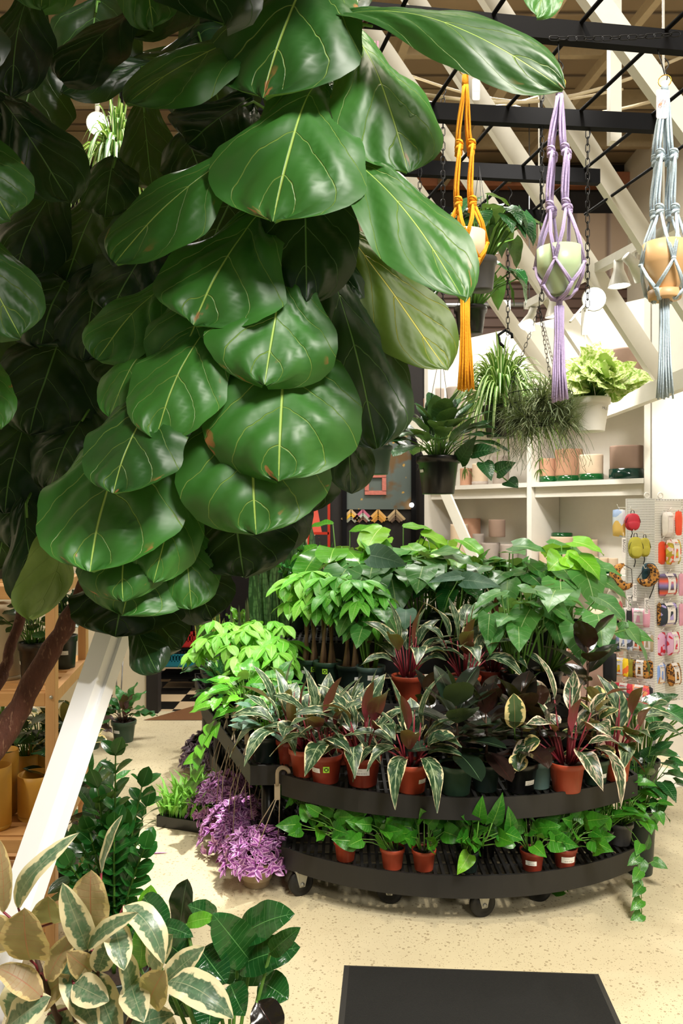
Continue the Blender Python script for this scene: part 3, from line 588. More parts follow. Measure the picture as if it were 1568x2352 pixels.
# white timber struts that rake from the ceiling down to the rail on the right
for pts, d, w in ((((1320, -60), (2450, 1492)), 3.55, .095), (((1090, -60), (1620, 770)), 4.05, .095), (((905, -68), (1530, 885)), 4.6, .10), (((790, -20), (1425, 922)), 5.2, .10), (((860, 300), (1310, 935)), 5.8, .085)):
    a, b = P(*pts[0], d), P(*pts[1], d+.05); e = (a-b).normalized(); a = a+e*(max(0, (CZ-.1-a.z))/max(.2, e.z))
    struct('beam', MB().beam(a, b, .06, w), K['strut'])
struct('beam', MB().beam(P(950, 965, 6.45), P(1105, 1322, 6.2), .04, .075), K['strut'])
struct('beam', MB().beam((1.75, 5.45, 2.30), (1.76, 3.55, 2.30), .05, .10), K['strut'])
struct('beam', MB().box((P(1410, 0, 4.0).x, 4.0, 4.55), (.055, .055, 2.2)), K['strut'])
# the shelf wall, turned about forty degrees
WE, WN = V((-.63, .7766, 0)), V((-.7766, -.63, 0))
WR = math.atan2(WE.y, WE.x)
def SW(t, off, z): return V((2.1, 5.5, 0))+WE*t+WN*off+V((0, 0, z))
def wallbox(m, t0, t1, o0, o1, z0, z1): return m.box(SW((t0+t1)/2, (o0+o1)/2, (z0+z1)/2), (abs(t1-t0), abs(o1-o0), abs(z1-z0)), WR)
def wall_t(px):
    a = (px-CX)/F; return (2.1-5.5*a)/(.63+.7766*a)
def wall_at(px, off):
    a = (px-CX)/F; bx, by = 2.1+WN.x*off, 5.5+WN.y*off; t = (bx-by*a)/(.63+.7766*a); return t, by+.7766*t
struct('wall_shelf_back', wallbox(MB(), 0, 2.3, -.36, -.42, 0, 3.2), K['white'])
struct('wall_shelf_side', wallbox(MB(), -1.15, -.02, -.42, .0, 0, 3.2), K['white'])
u = thing('shelving_unit', 'tall white built-in shelves holding clay pots and green saucers', 'shelves', SW(1.1, -.2, 0))
for t in (.015, 1.01, 2.14): wallbox(MB(), t-.022, t+.022, -.355, .0, 0, 3.1).build('upright', K['offwhite'], u, True)
for z in (.50, 1.18, 1.86, 2.55):
    for t0, t1 in ((.04, .985), (1.035, 2.115)):
        m = wallbox(MB(), t0, t1, -.355, .005, z-.035, z); wallbox(m, t0, t1, -.06, -.04, z-.115, z-.036); m.build('shelf', K['offwhite'], u, True)
# cream partition and doorway on the left
struct('wall_partition', MB().box(((LX+P(338, 0, 6.6).x)/2, 6.62, 1.7), (P(338, 0, 6.6).x-LX, .08, 3.4)), K['cream'])
struct('door_1', MB().box((P(351, 0, 6.55).x, 6.58, 1.6), (.095, .12, 3.2)), K['dark'])
struct('wall_front_shop', MB().box((.15, 8.0, 1.55), (1.3, .06, 3.1)), K['dark'])
struct('wall_print', MB().box((P(720, 0, 7.9).x, 7.93, 1.5), (.30, .03, 1.6)), K['salmonwall'])
m = MB(); m.poly([(P(365, 0, 6.4).x-.1, 6.30, .004), (P(520, 0, 6.4).x, 6.30, .004), (P(520, 0, 7.0).x, 7.15, .004), (P(365, 0, 6.45).x, 6.42, .004)])
tag(m.build('doormat', plain('brown_matting', '#6a4422', .9, vary=.3, scale=90)), 'brown mat at the doorway before the checkered floor', 'mat')
# ---------------------------------------------------------------- floor mat in front
A, B_ = G(790, 2217), G(1374, 2237); dv = V((113/1850, 1, 0)).normalized(); Lm = 1.35
def mat_poly(ins, z):
    e = (B_-A).normalized()*ins; f = dv*ins; return [A+e-f+V((0, 0, z)), A+e-dv*Lm+V((0, 0, z)), B_-e-dv*Lm+V((0, 0, z)), B_-e-f+V((0, 0, z))]
t = thing('floor_mat', 'black carpet floor mat with rubber edges lying in the foreground', 'mat', (A+B_)/2-dv*.6)
m = MB(); o, q = mat_poly(0, .0), mat_poly(.02, .008)
for i in range(4): m.poly([o[i], o[(i+1) % 4], q[(i+1) % 4], q[i]])
m.build('rubber_edge', K['matedge'], t, True)
m = MB(); m.poly(mat_poly(.02, .0085)); m.build('carpet', K['mat'], t, True)
# ================================================================ BENCHES
def clip(poly, p, d):
    """where the line p + s*d crosses a convex outline"""
    s = []
    for i in range(len(poly)):
        a, b = poly[i], poly[(i+1) % len(poly)]; e = (b[0]-a[0], b[1]-a[1]); den = d[0]*e[1]-d[1]*e[0]
        if abs(den) < 1e-9: continue
        k = ((a[0]-p[0])*e[1]-(a[1]-p[1])*e[0])/den; w = ((a[0]-p[0])*d[1]-(a[1]-p[1])*d[0])/den
        if -1e-6 <= w <= 1+1e-6: s.append(k)
    return (min(s), max(s)) if len(s) > 1 and max(s)-min(s) > .03 else None
def tier(root, poly, z, th=.085, ang=PI/2, step=.032):
    m = MB(); n = len(poly); cx = sum(p[0] for p in poly)/n; cy = sum(p[1] for p in poly)/n; b = len(m.v); ins = .016
    sh = [(cx+(p[0]-cx)*(1-ins/max(.2, math.hypot(p[0]-cx, p[1]-cy))), cy+(p[1]-cy)*(1-ins/max(.2, math.hypot(p[0]-cx, p[1]-cy)))) for p in poly]
    for p, zz in ((poly, z-th), (poly, z), (sh, z), (sh, z-th)): m.v.extend([(x, y, zz) for x, y in p])
    for r in range(4):
        r2 = (r+1) % 4
        for i in range(n): j = (i+1) % n; m.quad((b+r*n+i, b+r*n+j, b+r2*n+j, b+r2*n+i), sm=False)
    tr = m.build('tier_rim', K['tray'], root, True)
    g = MB(); d = (math.cos(ang), math.sin(ang)); q = (-d[1], d[0])
    for (dd, qq, st, w, hgt, zz) in ((d, q, step, .013, .018, z-.022), (q, d, step*3.2, .012, .03, z-.034)):
        for k in range(-70, 71):
            p = (cx+qq[0]*k*st, cy+qq[1]*k*st); c = clip(sh, p, dd)
            if c: g.beam((p[0]+dd[0]*c[0], p[1]+dd[1]*c[0], zz), (p[0]+dd[0]*c[1], p[1]+dd[1]*c[1], zz), w, hgt)
    g.build('grate', K['tray'], tr, True)
ARC = [(.5+1.15*math.sin(a), 4.28-1.15*math.cos(a)) for a in [math.radians(-41+82*i/26) for i in range(27)]]
cart = thing('display_cart', 'black two-tier plastic display cart with a curved front and caster wheels', 'plant cart', (.5, 3.6, 0))
tier(cart, ARC+[(1.23, 3.92), (-.24, 3.92)], .200, .088, PI/2)
tier(cart, ARC+[(1.23, 3.92), (-.24, 3.92)], .505, .088, PI/2)
for x, y in ((.60, 3.36), (-.12, 3.60), (1.1, 3.58), (.1, 3.85), (.95, 3.85)): MB().tube([(x, y, .18), (x, y, .44)], .036, 18).build('column', K['pblack'], cart, True)
def caster(px, py, d, rz, r=.053):
    c = P(px, py, d); c.z = r; x = V((math.cos(rz), math.sin(rz), 0)); m = MB()
    m.lathe([(0, -.016), (r*.55, -.017), (r*.6, -.012), (r*.86, -.013), (r, -.010), (r, .010), (r*.86, .013), (r*.6, .012), (r*.55, .017), (0, .016)], 28, c, x)
    w = m.build('caster', K['tyre'], cart, True); b = MB()
    for s in (-1, 1):
        o = c+x*(.021*s); k = x.cross(UP)
        b.poly([o+k*.012-UP*.012, o+k*.03+UP*.055, o-k*.03+UP*.055, o-k*.012-UP*.012][::s], sm=False)
        b.beam(o+UP*.06+k*.0, o-UP*.008, .003, .026, x); b.tube([o, o+x*.006*s], .009, 12)
    b.box(c+UP*.06, (.07, .07, .006), rz); b.build('bracket', K['zinc'], w, True)
for q in ((690, 2020, 3.40, 2.0), (895, 2048, 3.33, 1.4), (1107, 2083, 3.22, 1.9), (1235, 2055, 3.35, 1.2), (1350, 2000, 3.60, 1.6), (800, 1990, 3.75, 1.5)): caster(*q)
bl = thing('side_bench', 'charcoal two-tier bench running back along the aisle behind purple plants', 'plant bench', (-.3, 4.2, 0))
LB = [(-.40, 3.53), (-.26, 3.53), (-.26, 4.0), (.0, 5.6), (-1.02, 5.6), (-.82, 4.74)]
tier(bl, LB, .505, .085, 1.9); tier(bl, [(x+.05, y) for x, y in LB], .20, .085, 1.9)
for x, y in ((-.33, 3.62), (-.7, 4.6), (-.9, 5.4), (-.2, 5.3), (-.3, 4.2)): MB().tube([(x, y, 0), (x, y, .44)], .03, 14).build('leg', K['pblack'], bl, True)
r1 = thing('riser', 'grated charcoal riser carrying the middle row of pots', 'plant riser', (.45, 4.1, 0))
tier(r1, [(-.28, 4.02), (.1, 3.86), (1.14, 3.80), (1.2, 4.4), (-.3, 4.5)], .70, .19, PI/2)
for x, y in ((-.2, 4.08), (1.05, 4.02), (1.1, 4.3), (-.2, 4.4)): MB().tube([(x, y, 0), (x, y, .65)], .03, 12).build('leg', K['pblack'], r1, True)
r2 = thing('riser', 'rear charcoal riser under the tallest heart-leaved plants', 'plant riser', (.4, 4.9, 0))
tier(r2, [(-.35, 4.58), (1.25, 4.48), (1.3, 5.2), (-.4, 5.3)], .88, .17, PI/2)
for x, y in ((-.25, 4.7), (1.15, 4.6), (1.2, 5.1), (-.3, 5.2)): MB().tube([(x, y, 0), (x, y, .83)], .03, 12).build('leg', K['pblack'], r2, True)
# ================================================================ HANGING GRID AND CHAINS
gr = thing('hanging_grid', 'black metal grid of bars and rods hung under the ceiling', 'ceiling grid', (.6, 3.3, 3.18))
BARS = [((.0, 2.53), (1.6, 2.76)), ((-.6, 3.06), (1.30, 3.25)), ((-.65, 3.55), (1.20, 3.76)), ((-.7, 4.12), (1.08, 4.26))]
for a, b in BARS: MB().beam((*a, 3.18), (*b, 3.18), .035, .066).build('bar', K['black'], gr, True)
for i in range(-3, 6):
    x = .212+.3035*i; y0, y1 = 1.6, 4.3
    xa = lambda y: x-(y-2.467)*.2346
    if xa(4.3) > 1.05: y1 = 2.467+(x-1.05)/.2346*.98+.0; y1 = min(y1, 4.3)
    if y1-y0 > .2: MB().tube([(xa(y0), y0, 3.21), (xa(y1), y1, 3.21)], .0075, 8).build('rod', K['black'], gr, True)
for i, (x, y) in enumerate(((.05, 2.54), (1.45, 2.735), (-.4, 4.14), (1.05, 4.25))): MB().tube([(x, y, 3.2), (x, y, CZ)], .004, 6).build('hanging_rod', K['black'], gr, True)
def chain(m, a, b, link=.036, r=.0019, w=.0075):
    a, b = V(a), V(b); n = max(1, round((b-a).length/(link*.78))); d = (b-a).normalized(); x, y = basis(d)
    for i in range(n):
        c = a.lerp(b, (i+.5)/n); s = x if i % 2 else y; h = link*.5-w
        pts = [c+d*(h*q[0]+w*q[1])+s*(w*q[2]) for q in ((1, 0, 1), (1, .8, .6), (1, 1, 0), (1, .8, -.6), (1, 0, -1), (-1, 0, -1), (-1, -.8, -.6), (-1, -1, 0), (-1, -.8, .6), (-1, 0, 1))]
        m.loop(pts, r, 4)
    return m
def shook(m, p, s=.03, r=.0022):
    """an S hook hanging at p, opening upward onto the bar"""
    p = V(p); m.tube([p+V((math.sin(q*.7)*s*(.6 if q < 5 else .4)*(1 if q < 5 else -1), 0, s*2.6-q*s*.42)) for q in range(10)], r, 5)
def hang_chain(label, px, ytop, ybot, d, cat='chain'):
    a, b = P(px, ytop, d), P(px, ybot, d); t = thing('chain', label, cat, a, 'black hanging chains')
    chain(MB(), a, b).build('links', K['chain'], t, True); m = MB(); shook(m, a+V((0, 0, .0)), max(.02, min(.045, (3.215-a.z)/2.6 if a.z > 3.05 else .03))); m.build('top_hook', K['chain'], t, True)
# ================================================================ THE FIDDLE LEAF FIG
fig = thing('fiddle_leaf_fig', 'huge fiddle leaf fig with broad glossy leaves and leaning bark trunks', 'fig tree', P(-330, 2743, 1.9))
tr = MB()
def knobby(pts, r):
    rs = random.Random(5); q = []; rr = []
    for i in range(len(pts)-1):
        for k in range(6):
            q.append(V(pts[i]).lerp(V(pts[i+1]), k/6)+V((rs.uniform(-1, 1), rs.uniform(-1, 1), 0))*.0035); rr.append((r[i]+(r[i+1]-r[i])*k/6)*rs.uniform(.90, 1.10))
    q.append(V(pts[-1])); rr.append(r[-1]); return q, rr
q, r = knobby([P(-330, 2743, 1.9), P(-60, 1790, 2.05), P(30, 1650, 2.1), P(120, 1490, 2.12), P(178, 1390, 2.14), P(300, 1130, 2.2), P(470, 760, 2.25), P(640, 330, 2.25), P(760, 60, 2.2), P(820, -80, 2.2)], [.040, .034, .031, .027, .025, .021, .018, .014, .010, .007])
tr.tube(q, r, 14).build('trunk', K['bark'], fig, True)
tr = MB(); q, r = knobby([P(-320, 2650, 2.0), P(-20, 1600, 2.15), P(8, 1540, 2.2), P(46, 1428, 2.25), P(100, 1150, 2.35), P(120, 700, 2.4), P(60, 300, 2.4)], [.02, .017, .0155, .014, .013, .012, .009])
tr.tube(q, r, 10).build('trunk', K['bark'], fig, True)
tr = MB(); q, r = knobby([P(640, 330, 2.25), P(760, 110, 2.05), P(845, 45, 1.85)], [.010, .008, .005]); tr.tube(q, r, 8).build('branch', K['bark'], fig, True)
rs = random.Random(11)
# blade start, blade tip, half width (px), depth at start and at tip, facing (x, y, z), arch, kind, outline
FL = [
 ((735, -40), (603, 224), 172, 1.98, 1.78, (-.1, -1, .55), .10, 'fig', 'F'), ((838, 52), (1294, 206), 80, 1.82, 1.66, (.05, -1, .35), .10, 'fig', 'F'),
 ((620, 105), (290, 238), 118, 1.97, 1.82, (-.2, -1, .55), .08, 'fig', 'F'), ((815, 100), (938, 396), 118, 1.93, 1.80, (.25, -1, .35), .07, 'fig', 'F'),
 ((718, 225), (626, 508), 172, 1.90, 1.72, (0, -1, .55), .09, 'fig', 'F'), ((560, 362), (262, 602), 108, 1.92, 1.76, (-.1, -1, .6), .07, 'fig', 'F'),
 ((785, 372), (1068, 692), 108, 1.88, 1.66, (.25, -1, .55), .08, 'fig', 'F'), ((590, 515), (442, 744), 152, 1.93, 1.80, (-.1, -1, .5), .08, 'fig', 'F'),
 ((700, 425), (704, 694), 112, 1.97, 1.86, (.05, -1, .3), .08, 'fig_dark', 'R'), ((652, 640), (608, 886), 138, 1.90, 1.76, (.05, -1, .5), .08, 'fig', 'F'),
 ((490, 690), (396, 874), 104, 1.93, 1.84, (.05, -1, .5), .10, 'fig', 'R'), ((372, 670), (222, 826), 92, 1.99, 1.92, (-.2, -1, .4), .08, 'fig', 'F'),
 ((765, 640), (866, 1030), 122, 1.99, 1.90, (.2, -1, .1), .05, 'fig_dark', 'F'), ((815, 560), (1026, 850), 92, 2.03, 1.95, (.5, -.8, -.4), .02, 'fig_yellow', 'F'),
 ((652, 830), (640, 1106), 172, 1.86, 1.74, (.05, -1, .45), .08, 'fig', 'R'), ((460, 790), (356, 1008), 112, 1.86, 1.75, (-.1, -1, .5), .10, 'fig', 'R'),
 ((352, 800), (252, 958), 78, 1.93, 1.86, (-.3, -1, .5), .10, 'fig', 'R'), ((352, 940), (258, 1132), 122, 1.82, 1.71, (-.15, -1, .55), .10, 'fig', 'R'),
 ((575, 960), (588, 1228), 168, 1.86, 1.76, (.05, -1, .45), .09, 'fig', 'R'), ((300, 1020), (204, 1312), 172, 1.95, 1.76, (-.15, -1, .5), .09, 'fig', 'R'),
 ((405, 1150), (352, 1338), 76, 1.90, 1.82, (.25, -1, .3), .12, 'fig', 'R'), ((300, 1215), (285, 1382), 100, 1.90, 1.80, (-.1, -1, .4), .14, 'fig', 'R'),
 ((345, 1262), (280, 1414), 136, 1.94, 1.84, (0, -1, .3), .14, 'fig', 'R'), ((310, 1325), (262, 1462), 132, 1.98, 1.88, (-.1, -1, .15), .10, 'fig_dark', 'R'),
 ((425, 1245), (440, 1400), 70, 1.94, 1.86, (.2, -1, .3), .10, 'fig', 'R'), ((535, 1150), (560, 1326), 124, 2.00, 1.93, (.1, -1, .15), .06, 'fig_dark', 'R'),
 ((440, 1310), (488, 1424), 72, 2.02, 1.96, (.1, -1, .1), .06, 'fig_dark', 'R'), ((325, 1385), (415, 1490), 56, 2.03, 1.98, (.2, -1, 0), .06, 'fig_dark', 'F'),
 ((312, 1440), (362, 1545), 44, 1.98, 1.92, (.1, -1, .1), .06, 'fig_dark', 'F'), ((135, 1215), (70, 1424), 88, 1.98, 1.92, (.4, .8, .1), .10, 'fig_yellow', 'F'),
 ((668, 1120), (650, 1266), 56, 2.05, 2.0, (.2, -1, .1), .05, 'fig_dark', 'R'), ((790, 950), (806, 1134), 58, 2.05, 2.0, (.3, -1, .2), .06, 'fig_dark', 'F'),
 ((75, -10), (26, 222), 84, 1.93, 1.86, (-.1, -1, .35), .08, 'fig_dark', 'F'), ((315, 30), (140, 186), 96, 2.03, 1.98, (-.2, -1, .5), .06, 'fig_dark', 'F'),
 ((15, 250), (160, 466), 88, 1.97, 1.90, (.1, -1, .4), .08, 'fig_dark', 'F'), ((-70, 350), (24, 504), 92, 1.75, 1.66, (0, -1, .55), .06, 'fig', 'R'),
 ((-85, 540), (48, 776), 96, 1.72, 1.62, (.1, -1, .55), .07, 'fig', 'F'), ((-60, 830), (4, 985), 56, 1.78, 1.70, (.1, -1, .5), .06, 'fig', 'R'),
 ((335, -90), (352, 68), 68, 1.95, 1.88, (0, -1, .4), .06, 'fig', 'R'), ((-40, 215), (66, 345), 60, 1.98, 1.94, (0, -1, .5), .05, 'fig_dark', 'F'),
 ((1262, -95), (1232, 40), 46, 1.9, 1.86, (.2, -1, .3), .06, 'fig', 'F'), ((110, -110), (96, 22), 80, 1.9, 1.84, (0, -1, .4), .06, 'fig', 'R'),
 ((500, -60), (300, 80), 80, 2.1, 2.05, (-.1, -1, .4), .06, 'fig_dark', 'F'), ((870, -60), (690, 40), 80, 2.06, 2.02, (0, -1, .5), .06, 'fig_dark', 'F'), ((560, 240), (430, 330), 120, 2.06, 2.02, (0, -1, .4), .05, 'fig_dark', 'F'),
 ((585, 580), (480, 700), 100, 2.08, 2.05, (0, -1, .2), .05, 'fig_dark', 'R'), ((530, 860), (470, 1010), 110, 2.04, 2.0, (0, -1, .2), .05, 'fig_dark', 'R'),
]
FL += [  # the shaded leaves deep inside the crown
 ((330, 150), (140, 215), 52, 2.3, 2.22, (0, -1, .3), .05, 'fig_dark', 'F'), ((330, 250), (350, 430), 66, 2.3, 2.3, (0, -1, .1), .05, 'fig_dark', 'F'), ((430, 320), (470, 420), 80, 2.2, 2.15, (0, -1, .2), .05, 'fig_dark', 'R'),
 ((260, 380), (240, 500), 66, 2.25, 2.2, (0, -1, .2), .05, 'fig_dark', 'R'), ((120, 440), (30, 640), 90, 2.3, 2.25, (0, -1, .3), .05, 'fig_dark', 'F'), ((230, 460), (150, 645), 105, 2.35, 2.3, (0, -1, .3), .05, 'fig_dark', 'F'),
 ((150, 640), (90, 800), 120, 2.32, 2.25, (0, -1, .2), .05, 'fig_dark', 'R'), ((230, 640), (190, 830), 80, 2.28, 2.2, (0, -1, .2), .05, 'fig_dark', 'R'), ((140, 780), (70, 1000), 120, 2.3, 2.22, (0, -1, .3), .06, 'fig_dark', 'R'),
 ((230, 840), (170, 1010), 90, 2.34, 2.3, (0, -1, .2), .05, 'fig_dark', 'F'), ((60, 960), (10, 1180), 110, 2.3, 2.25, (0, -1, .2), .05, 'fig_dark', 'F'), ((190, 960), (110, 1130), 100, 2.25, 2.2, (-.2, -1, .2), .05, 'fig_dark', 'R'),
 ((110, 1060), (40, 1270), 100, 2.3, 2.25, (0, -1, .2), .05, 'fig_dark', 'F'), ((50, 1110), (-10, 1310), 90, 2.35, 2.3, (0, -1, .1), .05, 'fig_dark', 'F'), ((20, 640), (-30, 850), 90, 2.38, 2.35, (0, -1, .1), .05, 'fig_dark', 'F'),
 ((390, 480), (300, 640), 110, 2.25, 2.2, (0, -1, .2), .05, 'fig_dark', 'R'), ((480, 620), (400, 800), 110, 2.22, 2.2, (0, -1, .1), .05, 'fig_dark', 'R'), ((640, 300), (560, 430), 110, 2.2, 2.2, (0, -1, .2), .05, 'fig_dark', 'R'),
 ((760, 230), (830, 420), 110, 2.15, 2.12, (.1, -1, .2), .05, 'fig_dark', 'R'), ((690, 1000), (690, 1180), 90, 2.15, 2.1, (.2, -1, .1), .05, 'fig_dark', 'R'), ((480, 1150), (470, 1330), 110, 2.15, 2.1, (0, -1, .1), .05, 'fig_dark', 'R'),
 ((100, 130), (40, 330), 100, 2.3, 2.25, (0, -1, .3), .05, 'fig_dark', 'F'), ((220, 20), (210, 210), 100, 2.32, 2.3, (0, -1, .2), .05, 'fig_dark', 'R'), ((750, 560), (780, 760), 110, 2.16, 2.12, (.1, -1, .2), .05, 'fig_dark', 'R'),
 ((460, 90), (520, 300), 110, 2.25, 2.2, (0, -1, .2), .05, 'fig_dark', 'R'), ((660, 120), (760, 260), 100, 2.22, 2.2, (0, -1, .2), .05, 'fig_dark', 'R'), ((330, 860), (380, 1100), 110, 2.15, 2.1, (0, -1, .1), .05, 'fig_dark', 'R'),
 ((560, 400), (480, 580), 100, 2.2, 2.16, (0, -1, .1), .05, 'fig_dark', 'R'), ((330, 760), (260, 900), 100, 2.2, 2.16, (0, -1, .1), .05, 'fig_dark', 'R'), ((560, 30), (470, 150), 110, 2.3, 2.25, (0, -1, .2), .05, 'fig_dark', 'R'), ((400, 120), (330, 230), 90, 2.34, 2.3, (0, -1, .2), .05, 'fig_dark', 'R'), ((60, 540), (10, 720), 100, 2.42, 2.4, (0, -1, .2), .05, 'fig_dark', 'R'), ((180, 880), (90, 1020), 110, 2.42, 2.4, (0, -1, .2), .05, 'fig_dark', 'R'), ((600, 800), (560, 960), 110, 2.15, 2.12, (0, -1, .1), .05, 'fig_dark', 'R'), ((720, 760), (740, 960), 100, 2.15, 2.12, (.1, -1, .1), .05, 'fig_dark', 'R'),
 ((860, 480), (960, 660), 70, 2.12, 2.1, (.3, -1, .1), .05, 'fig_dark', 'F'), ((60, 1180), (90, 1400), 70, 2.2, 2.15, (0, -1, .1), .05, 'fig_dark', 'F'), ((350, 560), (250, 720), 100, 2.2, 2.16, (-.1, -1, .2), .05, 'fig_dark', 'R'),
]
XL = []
for i in range(34):   # unseen crown leaves added above the picture to shade what hangs below
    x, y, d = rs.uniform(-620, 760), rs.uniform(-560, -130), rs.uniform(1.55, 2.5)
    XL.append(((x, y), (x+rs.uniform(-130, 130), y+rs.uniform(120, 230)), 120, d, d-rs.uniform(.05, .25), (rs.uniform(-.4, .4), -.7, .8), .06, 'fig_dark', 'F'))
for i in range(30):  # unseen leaves added in the lamp's path to darken the inner crown
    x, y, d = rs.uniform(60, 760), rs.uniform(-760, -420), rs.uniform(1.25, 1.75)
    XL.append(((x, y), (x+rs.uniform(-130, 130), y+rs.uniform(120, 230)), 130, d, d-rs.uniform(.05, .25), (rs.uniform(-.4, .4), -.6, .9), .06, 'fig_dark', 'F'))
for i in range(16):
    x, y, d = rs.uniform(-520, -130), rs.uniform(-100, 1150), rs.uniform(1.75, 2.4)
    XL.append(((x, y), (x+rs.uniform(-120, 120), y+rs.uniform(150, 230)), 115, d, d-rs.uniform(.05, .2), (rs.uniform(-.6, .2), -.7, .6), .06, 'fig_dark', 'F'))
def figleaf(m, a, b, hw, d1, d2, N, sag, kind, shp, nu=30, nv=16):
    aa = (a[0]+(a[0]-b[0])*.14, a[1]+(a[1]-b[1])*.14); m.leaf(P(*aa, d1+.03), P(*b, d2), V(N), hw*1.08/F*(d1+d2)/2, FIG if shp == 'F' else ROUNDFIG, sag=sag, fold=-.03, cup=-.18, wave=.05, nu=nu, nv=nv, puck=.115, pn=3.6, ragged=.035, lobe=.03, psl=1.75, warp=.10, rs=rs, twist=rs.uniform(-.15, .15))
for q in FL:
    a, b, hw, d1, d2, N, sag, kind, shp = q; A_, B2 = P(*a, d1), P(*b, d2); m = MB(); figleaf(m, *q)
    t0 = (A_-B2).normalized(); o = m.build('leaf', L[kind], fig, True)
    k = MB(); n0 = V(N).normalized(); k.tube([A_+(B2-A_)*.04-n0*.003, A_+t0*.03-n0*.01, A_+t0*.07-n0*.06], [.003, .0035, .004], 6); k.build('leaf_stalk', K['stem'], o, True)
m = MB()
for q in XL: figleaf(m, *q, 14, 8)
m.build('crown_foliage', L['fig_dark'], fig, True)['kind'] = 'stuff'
# ================================================================ WHITE LEANING POST
a = P(-106, 2500, 1.72); b = P(262, 1430, 2.06); dd = (b-a).normalized(); a = a-dd*((a.z-.0)/dd.z); b = b+dd*.45
t = thing('leaning_post', 'bright white square post leaning up into the fig leaves', 'post', a)
sd = V((.86, -.5, 0)); MB().beam(a, b, .060, .046, sd).build('post', K['post'], t, True)
c = dd.cross(sd).normalized(); MB().beam(a+V((.040, .0, 0)), b+V((.040, .0, 0)), .012, .030, sd).build('edge_strip', K['post'], t, True)
# ================================================================ POTTED PLANTS ON THE BENCH
def potted(name, label, cat, px, d, z, r_, h_, pmat, builder, seed, group=None, labels=(), soil='soil', taper=.74, rim=True, rz=0.0, **kw):
    t = thing(name, label, cat, ((px-CX)/F*d, d, z), group, rz); rs = random.Random(seed)
    pot(t, r_, h_, pmat, taper, soil, labels, rim); builder(t, h_*.9, rs, **kw); return t
G1, G2, G3 = 'potted plants in the front row of the cart', 'small pothos pots on the lower tier', 'potted plants on the middle riser'
Z1, Z2, Z0 = .494, .690, .189
LB1 = lambda da=0.0, hf=.5, w=.045: ('label', da, hf, w)
potted('stromanthe', 'striped plant in the plain red pot tucked behind the leftmost labelled red pot', 'plant', 702, 3.45, Z1, .074, .115, 'terra', p_strom, 21, G1, h=.27, n=12, lean=(-.35, 0))
potted('stromanthe', 'striped plant in the red pot with a green heart sticker', 'plant', 748, 3.36, Z1, .072, .120, 'terra2', p_strom, 22, G1, [('heart', .05, .55, .026), ('label', -.75, .5, .045)], h=.28, n=14, lean=(-.12, 0))
potted('stromanthe', 'striped plant in red pot with wide white barcode label, beside the heart-stickered pot', 'plant', 833, 3.325, Z1, .078, .122, 'terra2', p_strom, 23, G1, [('label', -.12, .56, .068)], h=.30, n=15, L0=.19)
potted('stromanthe', 'striped plant drooping over its red pot beside the dark rubber plant', 'plant', 944, 3.245, Z1, .072, .115, 'terra', p_strom, 24, G1, [('label', .75, .45, .04)], h=.26, n=16, L0=.19, out=1.25)
potted('rubber_plant', 'very dark rubber plant in a mid-green pot at the centre front of the cart', 'plant', 1046, 3.22, Z1, .074, .118, 'pgreen', p_rubber, 25, G1, h=.25, n=18, mat='rubber_green', L0=.20, hw=.060)
potted('rubber_plant', 'dark rubber plant in a dark green pot, half hidden behind the black pot', 'plant', 1114, 3.255, Z1, .062, .112, 'pdark', p_rubber, 26, G1, h=.22, n=13, L0=.16, hw=.052)
potted('rubber_plant', 'cream-edged and burgundy rubber plant in the black pot with a white label', 'plant', 1194, 3.245, Z1, .072, .120, 'pblack', p_rubber, 27, G1, [('label', .50, .40, .045)], h=.23, n=14, L0=.18, hw=.056)
potted('rubber_plant', 'dark rubber plant in a blue-green pot behind the black labelled pot', 'plant', 1236, 3.29, Z1, .060, .112, 'pgrey', p_rubber, 28, G1, h=.20, n=11, mat='rubber')
potted('stromanthe', 'pink and cream striped plant hanging over a red pot near the right cart end', 'plant', 1301, 3.25, Z1, .074, .118, 'terra', p_strom, 29, G1, h=.36, n=16, mat='strom2', out=1.2, L0=.19)
potted('rubber_plant', 'cream-edged rubber plant in the small green pot with a white label near the right end', 'plant', 1367, 3.33, Z1, .056, .105, 'pgreen', p_rubber, 30, G1, [('label', .35, .42, .042)], h=.22, n=13, mat='rubber_var', L0=.11, hw=.036)
potted('stromanthe', 'striped plant in the red pot at the far right end of the cart', 'plant', 1415, 3.38, Z1, .062, .112, 'terra', p_strom, 31, G1, h=.29, n=14, L0=.19, lean=(.25, 0))
potted('rubber_plant', 'tall burgundy rubber plant rising behind the right end of the cart', 'plant', 1340, 3.62, Z1, .072, .12, 'pblack', p_rubber, 32, G1, h=.42, n=14, lean=(.02, 0), L0=.19, hw=.06)
potted('rubber_plant', 'burgundy rubber plant in shade behind the drooping striped plant', 'plant', 985, 3.55, Z1, .07, .12, 'pblack', p_rubber, 33, G1, h=.20, n=11)
potted('rubber_plant', 'burgundy rubber plant deep in the second row behind the dark green pot', 'plant', 1110, 3.60, Z1, .07, .12, 'pdark', p_rubber, 34, G1, h=.16, n=10)
potted('stromanthe', 'striped plant in the second row between the left red pots', 'plant', 790, 3.62, Z1, .07, .12, 'terra', p_strom, 35, G1, h=.18, n=10, L0=.15)
potted('stromanthe', 'dark striped plant leaning over the left front corner of the cart', 'plant', 668, 3.60, Z1, .068, .11, 'terra2', p_strom, 36, G1, h=.26, n=13, lean=(-.3, -.1), out=1.25)
potted('peperomia', 'trailing green plant in the square grey pot at the left corner of the cart', 'plant', 612, 3.64, Z1, .066, .115, 'pdark', p_pothos, 37, G1, h=.2, n=26, L0=.075, mat='sage', spread=.13)
